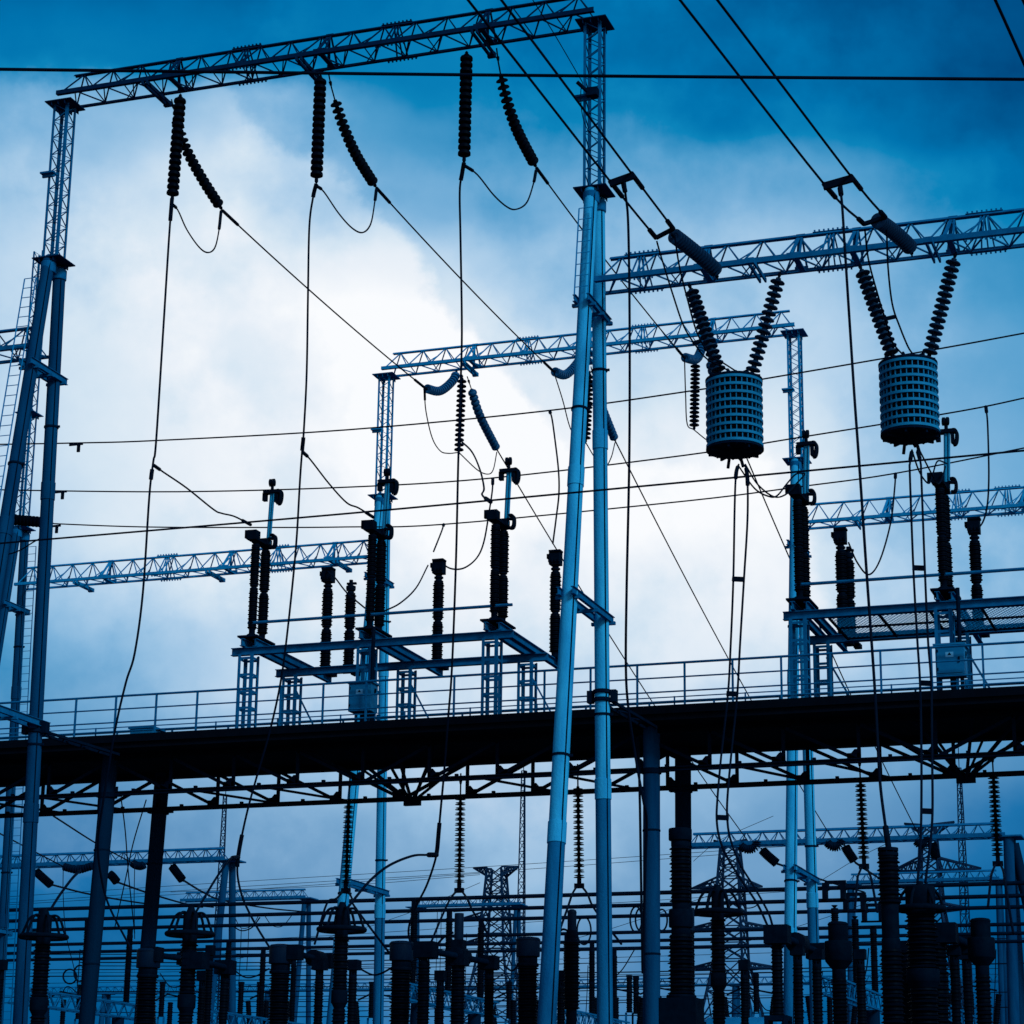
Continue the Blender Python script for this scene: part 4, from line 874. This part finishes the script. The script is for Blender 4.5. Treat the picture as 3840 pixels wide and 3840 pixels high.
# thin distant lines
G = 'thin far overhead lines'
fl = [((0, 3365), (800, 3312), (1900, 3245), (3000, 3170)), ((0, 3388), (900, 3325), (1900, 3265), (2700, 3205)), ((0, 3395), (800, 3345), (1800, 3275)), ((640, 3345), (1300, 3320), (1800, 3280)), ((700, 3640), (1400, 3470), (1800, 3310)), ((1700, 3420), (2400, 3380), (3000, 3340)), ((2600, 3230), (2700, 3150), (2900, 3060)), ((3050, 3320), (3250, 3200), (3500, 3085)), ((0, 3545), (600, 3535), (1300, 3505), (2100, 3450)), ((0, 3650), (900, 3640), (2000, 3600), (3000, 3570)), ((0, 3690), (1200, 3672), (2600, 3650), (3840, 3630)), ((0, 3760), (1400, 3745), (2600, 3735), (3840, 3720)), ((2700, 3560), (3100, 3440), (3500, 3290)), ((1840, 3600), (2300, 3480), (2740, 3330))]
fd = ['top faint line in the lower left sky', 'second faint line in the lower left sky', 'third faint line in the lower left sky', 'faint line above the small far gantry', 'faint line climbing to the middle tower', 'faint line between the two middle towers', 'faint line above the second tower', 'faint line slanting behind the right deck string', 'faint low line crossing behind the ring bushings', 'faint line at the level of the porcelain posts', 'faint line above the long far beam', 'faint line near the bottom edge', 'faint line between the right towers', 'faint line from the middle tower to the right one']
for l, q in zip(fd, fl): wire(l, [(x, y, 210) for x, y in q], .02, group=G, k=3, n=4)

for k in range(14):
    y0 = 3566+k*19+random.uniform(-6, 6); xa = random.choice((-40, 300, 900, 1500)); xb = random.choice((1900, 2600, 3300, 3880)); Yq = random.uniform(125, 200)
    wire('one of the faint level wires low behind the apparatus', [(xa, y0, Yq), ((xa+xb)/2, y0-(xb-xa)*.004+6), (xb, y0-(xb-xa)*.013, Yq)], .028, group='faint level wires low behind the apparatus', k=4, n=4)
# ------------------------------------------------------------------ lattice towers
def tower(label, px, ytop, Y, prof, arms, grp='lattice transmission towers', m=M_FAR, rod=.11):
    """prof: (photo y, width in photo units); arms: (y upper, y tip, half span left, half span right, depth)"""
    P = atY(px, ytop, Y); k = ppm(P); X = P.x; T = thing('lattice_tower', label, 'pylon', (X, Y, GZ), grp)
    zz = lambda y: atY(px, y, Y).z
    lv = []
    for (ya, wa), (yb, wb) in zip(prof, prof[1:]):
        n = max(1, round((yb-ya)/max(24, (wa+wb)*.36)))
        for i in range(n): t = i/n; lv.append((zz(ya+(yb-ya)*t), (wa+(wb-wa)*t)/2/k))
    lv.append((zz(prof[-1][0]), prof[-1][1]/2/k))
    lv.append((GZ, lv[-1][1]*1.15))
    b = MB(); c4 = ((-1, -1), (1, -1), (1, 1), (-1, 1)); legs_ = [MB() for _ in range(4)]
    for (z0, w0), (z1, w1) in zip(lv, lv[1:]):
        for j in range(4):
            a, c = c4[j], c4[(j+1) % 4]
            A0, A1 = V((X+a[0]*w0, Y+a[1]*w0, z0)), V((X+a[0]*w1, Y+a[1]*w1, z1)); C0, C1 = V((X+c[0]*w0, Y+c[1]*w0, z0)), V((X+c[0]*w1, Y+c[1]*w1, z1))
            legs_[j].bar(A0, A1, rod*1.9, rod*1.9); b.bar(A0, C1, rod, rod); b.bar(C0, A1, rod, rod); b.bar(A1, C1, rod, rod)
    B = part('bracing', b, m, T)
    for g in legs_: part('leg', g, m, B)
    for yu, yt, hl, hr, dep in arms:
        zu, zt, zl = zz(yu), zz(yt), zz(yu+dep)
        for s, hs in ((-1, hl/k), (1, hr/k)):
            b = MB(); bw = min(lv, key=lambda q: abs(q[0]-zu))[1]
            tip = V((X+s*hs, Y, zt)); n = 5
            for ys in (-1, 1):
                u0_, l0_ = V((X+s*bw, Y+ys*bw, zu)), V((X+s*bw, Y+ys*bw, zl))
                b.bar(u0_, tip, rod*1.5, rod*1.5); b.bar(l0_, tip, rod*1.5, rod*1.5)
                for i in range(n):
                    p, q = u0_.lerp(tip, i/n), l0_.lerp(tip, (i+.5)/n); b.bar(p, q, rod*.8, rod*.8); b.bar(q, u0_.lerp(tip, (i+1)/n), rod*.8, rod*.8)
            for i in range(n):
                p = V((X+s*bw, Y-bw, zl)).lerp(tip, i/n); q = V((X+s*bw, Y+bw, zl)).lerp(tip, (i+.5)/n); b.bar(p, q, rod*.8, rod*.8)
            part('crossarm', b, m, T)
    return T
tower('lattice tower with a flat flaring top left of the tall right poles', 1862, 3262, 230, [(3256, 56), (3390, 76), (3560, 96), (3840, 190)], [(3254, 3252, 92, 88, 34), (3425, 3445, 150, 120, 18), (3520, 3535, 130, 130, 18)])
tower('lattice tower rising behind the right deck column and the gantry beam', 2738, 3160, 215, [(3160, 58), (3290, 80), (3600, 105), (3840, 200)], [(3160, 3150, 62, 62, 26), (3292, 3328, 150, 120, 34), (3460, 3480, 170, 150, 26), (3610, 3630, 170, 170, 24)])
tower('lattice tower with wide arms behind the two tallest bushings at right', 3480, 3095, 205, [(3095, 50), (3220, 66), (3420, 90), (3840, 210)], [(3095, 3085, 88, 98, 30), (3218, 3262, 140, 190, 50), (3390, 3410, 160, 150, 26)])
def thin_mast(label, pts, Y):
    (xt, yt), (xb, yb) = pts; a, c = atY(xt, yt, Y), atY(xb, yb, Y); a.x = a.x; X = (a.x+c.x)/2; k = ppm(a)
    T = thing('guyed_mast', label, 'mast', (X, Y, GZ), 'thin lattice masts'); b = MB(); L = [MB() for _ in range(3)]
    n = 40; r = .42
    tri = [(cos(t), sin(t)) for t in (pi/2, pi/2+2.094, pi/2+4.189)]
    z0, z1 = a.z, GZ
    for i in range(n):
        za, zb = z0+(z1-z0)*i/n, z0+(z1-z0)*(i+1)/n; ra = r*(.45+.55*min(1, i/14)); rb = r*(.45+.55*min(1, (i+1)/14))
        for j in range(3):
            p, q = tri[j], tri[(j+1) % 3]
            L[j].bar((X+p[0]*ra, Y+p[1]*ra, za), (X+p[0]*rb, Y+p[1]*rb, zb), .09, .09)
            b.bar((X+p[0]*ra, Y+p[1]*ra, za), (X+q[0]*rb, Y+q[1]*rb, zb), .05, .05); b.bar((X+p[0]*ra, Y+p[1]*ra, za), (X+q[0]*ra, Y+q[1]*ra, za), .05, .05)
    B = part('bracing', b, M_FAR, T)
    for g in L: part('leg', g, M_FAR, B)
    part('lightning_rod', MB().tube([(X, Y, z0), (X, Y, z0+3)], .04, 6), M_FAR, T)
    return T
thin_mast('thin lattice mast above the lower left gantry', ((852, 2985), (815, 3500)), 190)
thin_mast('thin lattice mast right of the flat topped tower', ((1970, 2890), (1950, 3500)), 200)
thin_mast('thin lattice mast near the right edge behind the gantry beam', ((3598, 2880), (3625, 3600)), 190)

# ------------------------------------------------------------------ background bay at the bottom
G = 'distant ribbed posts at the bottom'
dp = [(300, 3700, 'left of the first column foot'), (610, 3690, 'behind the second left column'), (905, 3690, 'left of the first domed transformer'), (975, 3690, 'just left of the first domed transformer'), (1395, 3690, 'beside the rear left pole foot'), (1910, 3690, 'behind the raked right pole'), (2360, 3665, 'left of the deck column foot'), (2385, 3670, 'touching the deck column foot'), (2800, 3650, 'right of the ringed bushing with hoops'), (2835, 3660, 'next to the white tank'), (3400, 3660, 'between the two tallest bushings'), (3545, 3660, 'right of the hefty bushing')]
for px, yt, l in dp:
    p = atY(px, yt, 130); k = ppm(p); T = thing('distant_post', 'small distant ribbed post insulator '+l, 'insulator', (p.x, 130, GZ), G)
    part('porcelain', MB().lathe(shed_profile(2.0, .2, .12), (p.x, 130, p.z-2.0), n=10), M_PORC, T, smooth=40); part('terminal', MB().box((p.x, 130, p.z+.06), .3, .3, .14), M_IRON, T)
    b = MB()
    for ax in (-.2, .2): b.bar((p.x+ax, 130, p.z-2), (p.x+ax*1.4, 130, GZ), .1, .1)
    part('stand', b, M_STEEL, T)
G = 'distant disconnector pairs at the bottom'
for q, (px, yt, Yq, l) in enumerate([(240, 3735, 118, 'beside the ringed bushing at far left'), (640, 3745, 118, 'behind the second left column'), (1000, 3738, 118, 'left of the first domed transformer'), (1410, 3742, 112, 'right of the rear left pole'), (1640, 3730, 118, 'right of the second domed transformer'), (1925, 3735, 112, 'behind the raked right pole'), (2310, 3725, 112, 'left of the deck column'), (2470, 3720, 118, 'right of the deck column'), (2800, 3722, 112, 'above the pale tank'), (3110, 3718, 118, 'behind the tapered transformer'), (3430, 3715, 112, 'between the tall bushings'), (3640, 3712, 118, 'by the last tapered transformer')]):
    p = atY(px, yt, Yq); T = thing('distant_disconnector', 'tiny distant disconnector with leaning posts '+l, 'disconnector', (p.x, Yq, GZ), G)
    for dx, dz in ((-.9, 0), (.0, -.1), (1.1, .05)):
        part('porcelain', MB().lathe(shed_profile(2.1, .17, .11), (p.x+dx, Yq, p.z-2.3), (dx*.12, 0, 1), 10), M_PORC, T, smooth=40)
    part('blade', MB().tube([(p.x-1.0, Yq, p.z-.1), (p.x-.2, Yq, p.z+.25), (p.x+1.3, Yq, p.z-.05)], .05, 6), M_IRON, T)
    part('crossbar', MB().bar((p.x-1.6, Yq, p.z-2.4), (p.x+1.8, Yq, p.z-2.4), .22, .2), M_DARKST, T)
    for dx in (-1.2, 1.3):
        b = MB().bar((p.x+dx-.22, Yq, p.z-2.5), (p.x+dx-.22, Yq, GZ), .09, .09).bar((p.x+dx+.22, Yq, p.z-2.5), (p.x+dx+.22, Yq, GZ), .09, .09)
        for k in range(8): b.bar((p.x+dx-.22, Yq, GZ+k*(p.z-2.5-GZ)/8), (p.x+dx+.22, Yq, GZ+(k+1)*(p.z-2.5-GZ)/8), .05, .05)
        part('stand', b, M_DARKST, T)
G = 'low slack leads between far apparatus'
sl_ = [('arching over the foot of the ringed bushing at far left', [(225, 3745, 110), (250, 3700), (285, 3720), (320, 3770)]), ('dipping between the second left column and the ringed bushing', [(600, 3650, 110), (640, 3700), (690, 3690), (760, 3640)]), ('hanging in a bow left of the first domed transformer', [(880, 3640, 80), (920, 3665), (960, 3660), (1010, 3632)]), ('hanging in a bow left of the second domed transformer', [(1345, 3630, 60), (1395, 3655), (1430, 3650), (1470, 3628)]),
       ('looping left of the rear left pole', [(870, 3470, 90), (905, 3490), (945, 3478), (975, 3440)]), ('looping right below the small far gantry', [(990, 3430, 150), (1020, 3470), (1060, 3472), (1100, 3425)]), ('looping left below the small far gantry', [(880, 3440, 150), (905, 3480), (945, 3470), (975, 3425)]),
       ('curling beside the raked right pole foot', [(1890, 3620, 60), (1920, 3640), (1950, 3615), (1975, 3610)]), ('swinging behind the arrester between the tall poles', [(2250, 3600, 110), (2290, 3660), (2330, 3640), (2380, 3560)]), ('falling by the tall bushing at right', [(3400, 3540, 100), (3395, 3610), (3410, 3640), (3425, 3640)]), ('falling left of the slim ribbed posts', [(3258, 3555, 100), (3250, 3630), (3235, 3690), (3225, 3720)]),
       ('bowing beside the ringed bushing with hoops', [(2780, 3390, 110), (2800, 3405), (2830, 3400), (2850, 3380)]), ('bowing low above the pale tank', [(2840, 3740, 110), (2870, 3785), (2900, 3785), (2920, 3750)]), ('rising from the arrester cap towards the raked pole', [(2130, 3490, 54), (2110, 3485), (2095, 3500), (2080, 3540)]), ('arching from the arrester over to the box head at the tower', [(1700, 3497, 54), (1670, 3510), (1640, 3540), (1625, 3550)])]
for l, q in sl_: wire('slack lead '+l, q, .024, group=G)
for i_, (cx, cy, rx, ry, Yr, l) in enumerate([(262, 3662, 25, 27, 95, 'left of the second deck column'), (300, 3650, 22, 30, 96, 'interlocked with its neighbour by the deck column'), (2385, 3448, 22, 48, 95, 'left of the deck column at the busbars'), (2405, 3448, 22, 44, 96, 'half behind the deck column at the busbars'), (2190, 3490, 26, 52, 95, 'right of the arrester between the tall poles'), (2482, 3450, 20, 40, 95, 'right of the deck column at the busbars')]):
    P = [atY(cx+rx*cos(2*pi*k/28), cy+ry*sin(2*pi*k/28), Yr) for k in range(28)]
    single('jumper_ring', MB().tube(P, .04, 6, closed=True), M_WIRE, 'round loop of conductor '+l, 'wire', 'round conductor loops', 60)
for i_, (cx, y0, y1, Yr, l) in enumerate([(935, 3425, 3640, 150, 'under the small far gantry, right'), (905, 3482, 3700, 150, 'under the small far gantry, left'), (1640, 3420, 3800, 180, 'left of the flat topped tower'), (1655, 3420, 3780, 180, 'just left of the flat topped tower'), (1750, 3500, 3800, 180, 'at the flat topped tower'), (2205, 3620, 3840, 140, 'between the tall poles'), (3085, 3640, 3830, 140, 'at the right rear pole'), (3735, 3560, 3840, 120, 'at the slanted far pole'), (300, 3560, 3700, 110, 'at the second column, left side'), (320, 3440, 3700, 110, 'at the ringed bushing, right side')]):
    wire('thin upright lead '+l, [(cx, y0, Yr), (cx-4, (y0+y1)/2), (cx-10, y1, Yr)], .022, group='thin upright leads far back')
p = atY(2775, 3850, 90); TK = thing('round_tank', 'pale rounded tank just showing at the bottom edge behind the right posts', 'tank', (p.x, 90, GZ))
part('shell', MB().lathe([(.05, -1.7), (.6, -1.62), (1.0, -1.4), (1.12, -1.2), (1.12, 1.2), (1.0, 1.4), (.6, 1.62), (.05, 1.7)], (p.x, 90, p.z-.75), (1, .15, 0), 36), M_BOX, TK, smooth=40)
part('cradle', MB().box((p.x-1, 90, (p.z-1.6+GZ)/2), .3, 1.8, p.z-1.6-GZ).box((p.x+1, 90, (p.z-1.6+GZ)/2), .3, 1.8, p.z-1.6-GZ), M_CONCD, TK)

# ------------------------------------------------------------------ ground
g = MB(); n = 24; Lg = 2600
g.add([(-Lg+2*Lg*i/n, -Lg+2*Lg*j/n, GZ) for j in range(n+1) for i in range(n+1)], [[j*(n+1)+i, j*(n+1)+i+1, (j+1)*(n+1)+i+1, (j+1)*(n+1)+i] for j in range(n) for i in range(n)])
o = bpy.data.objects.new('ground', g.mesh('ground', M_GRAVEL)); COL.objects.link(o); tag(o, 'dark gravel yard under the switchgear', 'ground', None, 'structure')

# ------------------------------------------------------------------ sky and light
W = bpy.data.worlds.new('World'); S.world = W; W.use_nodes = True; nt = W.node_tree; N = nt.nodes; L = nt.links
for x in list(N): N.remove(x)
def nd(t, **k):
    o = N.new(t)
    for a, v in k.items(): setattr(o, a, v)
    return o
def mth(op, a, b=None, c=None, clamp=False):
    o = nd('ShaderNodeMath', operation=op, use_clamp=clamp)
    for i, v in enumerate((a, b, c)):
        if v is None: continue
        if isinstance(v, (int, float)): o.inputs[i].default_value = v
        else: L.new(v, o.inputs[i])
    return o.outputs[0]
def dot(v, vec):
    o = nd('ShaderNodeVectorMath', operation='DOT_PRODUCT'); L.new(v, o.inputs[0]); o.inputs[1].default_value = vec; return o.outputs['Value']
tc = nd('ShaderNodeTexCoord'); D = tc.outputs['Generated']
# fixed directions of the cloud bank in the world
CF = tuple(fwd); CR_ = tuple(rgt); CU = tuple(upv)
dF = dot(D, CF); inv = mth('DIVIDE', 1., mth('MAXIMUM', dF, .12))
U_ = mth('MULTIPLY', dot(D, CR_), inv); V_ = mth('MULTIPLY', dot(D, CU), inv)
half = 1920/FPX
U_ = mth('MULTIPLY_ADD', U_, .5/half, .5); V_ = mth('MULTIPLY_ADD', V_, -.5/half, .5)     # 0..1 over the bank, downwards
cb = nd('ShaderNodeCombineXYZ'); L.new(U_, cb.inputs[0]); L.new(V_, cb.inputs[1])
def noise(scale, det, rough, off=(0, 0, 0), vec=None):
    mp = nd('ShaderNodeMapping'); L.new(vec or cb.outputs[0], mp.inputs[0]); mp.inputs['Location'].default_value = off
    o = nd('ShaderNodeTexNoise'); o.inputs['Scale'].default_value = scale; o.inputs['Detail'].default_value = det; o.inputs['Roughness'].default_value = rough; L.new(mp.outputs[0], o.inputs['Vector']); return o
w = noise(3.2, 5, .55, (3.1, 1.7, 0))
sp = nd('ShaderNodeSeparateXYZ'); L.new(w.outputs['Color'], sp.inputs[0])
Uw = mth('ADD', U_, mth('MULTIPLY', mth('SUBTRACT', sp.outputs[0], .5), .16)); Vw = mth('ADD', V_, mth('MULTIPLY', mth('SUBTRACT', sp.outputs[1], .5), .16))
rows = [(-.05, [104, 96, 98, 114, 110, 84, 54]), (.05, [124, 134, 100, 118, 112, 90, 62]), (.105, [154, 184, 134, 134, 124, 104, 76]), (.17, [176, 212, 160, 164, 164, 138, 108]), (.25, [190, 226, 202, 198, 192, 174, 140]), (.335, [198, 233, 232, 222, 206, 196, 166]),
        (.50, [186, 228, 243, 239, 239, 215, 178]), (.667, [140, 190, 222, 225, 222, 208, 174]), (.76, [116, 162, 200, 204, 194, 186, 146]), (.833, [104, 148, 176, 187, 174, 164, 112]), (.93, [78, 112, 144, 146, 128, 118, 82]), (1.02, [56, 84, 122, 118, 98, 86, 52])]
acc = None
for i, (v, vals) in enumerate(rows):
    cr = nd('ShaderNodeValToRGB'); e = cr.color_ramp; e.interpolation = 'B_SPLINE'
    while len(e.elements) < 7: e.elements.new(.5)
    for j, x in enumerate(vals): e.elements[j].position = j/6; e.elements[j].color = (x/255, x/255, x/255, 1)
    L.new(Uw, cr.inputs[0])
    val = nd('ShaderNodeSeparateColor'); L.new(cr.outputs[0], val.inputs[0]); val = val.outputs[0]
    if acc is None: acc = val
    else:
        v0 = rows[i-1][0]; mr = nd('ShaderNodeMapRange', interpolation_type='SMOOTHSTEP'); L.new(Vw, mr.inputs['Value']); mr.inputs['From Min'].default_value = v0; mr.inputs['From Max'].default_value = v
        acc = mth('ADD', acc, mth('MULTIPLY', mr.outputs[0], mth('SUBTRACT', val, acc)))
n1 = noise(2.6, 8, .58, (.4, 2.2, .7)); n2 = noise(6.5, 8, .6, (5.2, .3, 1.7))
c1 = nd('ShaderNodeMapRange', interpolation_type='SMOOTHSTEP'); L.new(n1.outputs['Fac'], c1.inputs['Value']); c1.inputs['From Min'].default_value = .42; c1.inputs['From Max'].default_value = .60
acc = mth('ADD', acc, mth('MULTIPLY', mth('SUBTRACT', c1.outputs[0], .55), .10))
n3 = noise(9., 9, .62, (1.3, 4.1, .2)); n4 = noise(3.5, 6, .55, (7.7, 2.4, .9))
edn = mth('ADD', mth('MULTIPLY', mth('SUBTRACT', n3.outputs['Fac'], .5), .10), mth('MULTIPLY', mth('SUBTRACT', n4.outputs['Fac'], .5), .14))
def smooth(v, a, b):
    m_ = nd('ShaderNodeMapRange', interpolation_type='SMOOTHSTEP'); L.new(v, m_.inputs['Value']); m_.inputs['From Min'].default_value = a; m_.inputs['From Max'].default_value = b; return m_.outputs[0]
def cloud_edge(p, q, gain, soft, fall):
    """billowing bright rim of a cloud bank along p->q, the bank lies to the right of that direction (V points down)"""
    global acc
    dx, dy = q[0]-p[0], q[1]-p[1]; ln = math.hypot(dx, dy); dx /= ln; dy /= ln; nx, ny = -dy, dx
    sd_ = mth('ADD', mth('ADD', mth('MULTIPLY', U_, nx), mth('MULTIPLY_ADD', V_, ny, -(p[0]*nx+p[1]*ny))), edn)
    t = mth('ADD', mth('MULTIPLY', U_, dx), mth('MULTIPLY_ADD', V_, dy, -(p[0]*dx+p[1]*dy)))
    prof = mth('MULTIPLY', smooth(sd_, 0, soft), mth('SUBTRACT', 1., smooth(sd_, soft, fall)))
    win = mth('MULTIPLY', smooth(t, -.10, .04), mth('SUBTRACT', 1., smooth(t, ln-.04, ln+.12)))
    acc = mth('ADD', acc, mth('MULTIPLY', mth('MULTIPLY', prof, win), gain))
cloud_edge((.25, .09), (.56, .42), .10, .022, .30)
cloud_edge((.56, .40), (.27, .07), -.025, .03, .22)
cloud_edge((.03, .05), (.30, .055), .10, .03, .22)
cloud_edge((.385, .37), (.50, .60), .05, .02, .22)
cloud_edge((.58, .435), (.68, .425), .06, .02, .14)
cloud_edge((.775, .43), (.84, .60), .06, .025, .16)
cloud_edge((.03, .60), (.22, .57), -.03, .04, .12)
acc = mth('ADD', acc, mth('MULTIPLY', mth('SUBTRACT', n2.outputs['Fac'], .5), .10), clamp=True)
duo = nd('ShaderNodeValToRGB'); e = duo.color_ramp
st = [(40, (0, 38, 82)), (60, (0, 63, 118)), (90, (0, 94, 153)), (110, (0, 115, 175)), (128, (12, 132, 187)), (150, (78, 156, 204)), (175, (125, 179, 219)), (190, (152, 194, 227)), (205, (178, 209, 235)), (225, (212, 229, 243)), (240, (234, 241, 249)), (255, (250, 252, 255))]
lin = lambda c: tuple(((x/255)/12.92 if x/255 <= .04045 else ((x/255+.055)/1.055)**2.4) for x in c)
while len(e.elements) < len(st): e.elements.new(.5)
for j, (p, c) in enumerate(st): e.elements[j].position = p/255; e.elements[j].color = (*lin(c), 1)
L.new(acc, duo.inputs[0])
dull = nd('ShaderNodeValToRGB'); e = dull.color_ramp       # greyer air towards the horizon
st2 = [(50, (0, 54, 102)), (90, (2, 92, 150)), (112, (30, 113, 171)), (135, (86, 140, 187)), (160, (114, 161, 202)), (190, (152, 190, 223)), (225, (205, 222, 241)), (255, (250, 252, 255))]
while len(e.elements) < len(st2): e.elements.new(.5)
for j, (p, c) in enumerate(st2): e.elements[j].position = p/255; e.elements[j].color = (*lin(c), 1)
L.new(acc, dull.inputs[0])
mlow = nd('ShaderNodeMapRange', interpolation_type='SMOOTHSTEP'); L.new(V_, mlow.inputs['Value']); mlow.inputs['From Min'].default_value = .55; mlow.inputs['From Max'].default_value = .85
mxc = nd('ShaderNodeMix', data_type='RGBA'); L.new(mlow.outputs[0], mxc.inputs[0]); L.new(duo.outputs[0], mxc.inputs[6]); L.new(dull.outputs[0], mxc.inputs[7])
SUN_EL, SUN_AZ = R(36), R(125)                  # azimuth clockwise from +Y (behind the viewer, from the right)
sky = nd('ShaderNodeTexSky', sky_type='NISHITA'); sky.sun_disc = False; sky.sun_elevation = SUN_EL; sky.sun_rotation = SUN_AZ; sky.ozone_density = 4
bgs = nd('ShaderNodeBackground'); L.new(sky.outputs[0], bgs.inputs[0]); bgs.inputs[1].default_value = .08
bgc = nd('ShaderNodeBackground'); L.new(mxc.outputs[2], bgc.inputs[0]); bgc.inputs[1].default_value = 1.
mr = nd('ShaderNodeMapRange', interpolation_type='SMOOTHSTEP'); L.new(dF, mr.inputs['Value']); mr.inputs['From Min'].default_value = .55; mr.inputs['From Max'].default_value = .92
mx = nd('ShaderNodeMixShader'); L.new(mr.outputs[0], mx.inputs[0]); L.new(bgs.outputs[0], mx.inputs[1]); L.new(bgc.outputs[0], mx.inputs[2])
wo = nd('ShaderNodeOutputWorld'); L.new(mx.outputs[0], wo.inputs[0])
sl = bpy.data.lights.new('sun', 'SUN'); sl.energy = 2.3; sl.angle = R(15); sl.color = (.36, .80, 1.)
so = bpy.data.objects.new('sun', sl); COL.objects.link(so)
sd = V((sin(SUN_AZ)*cos(SUN_EL), cos(SUN_AZ)*cos(SUN_EL), sin(SUN_EL))); so.rotation_mode = 'QUATERNION'; so.rotation_quaternion = sd.to_track_quat('Z', 'Y')
vs_ = S.view_settings; vs_.view_transform = 'Standard'; vs_.look = 'None'; vs_.exposure = 0; vs_.gamma = 1
S.cycles.max_bounces = 4; S.cycles.use_denoising = True
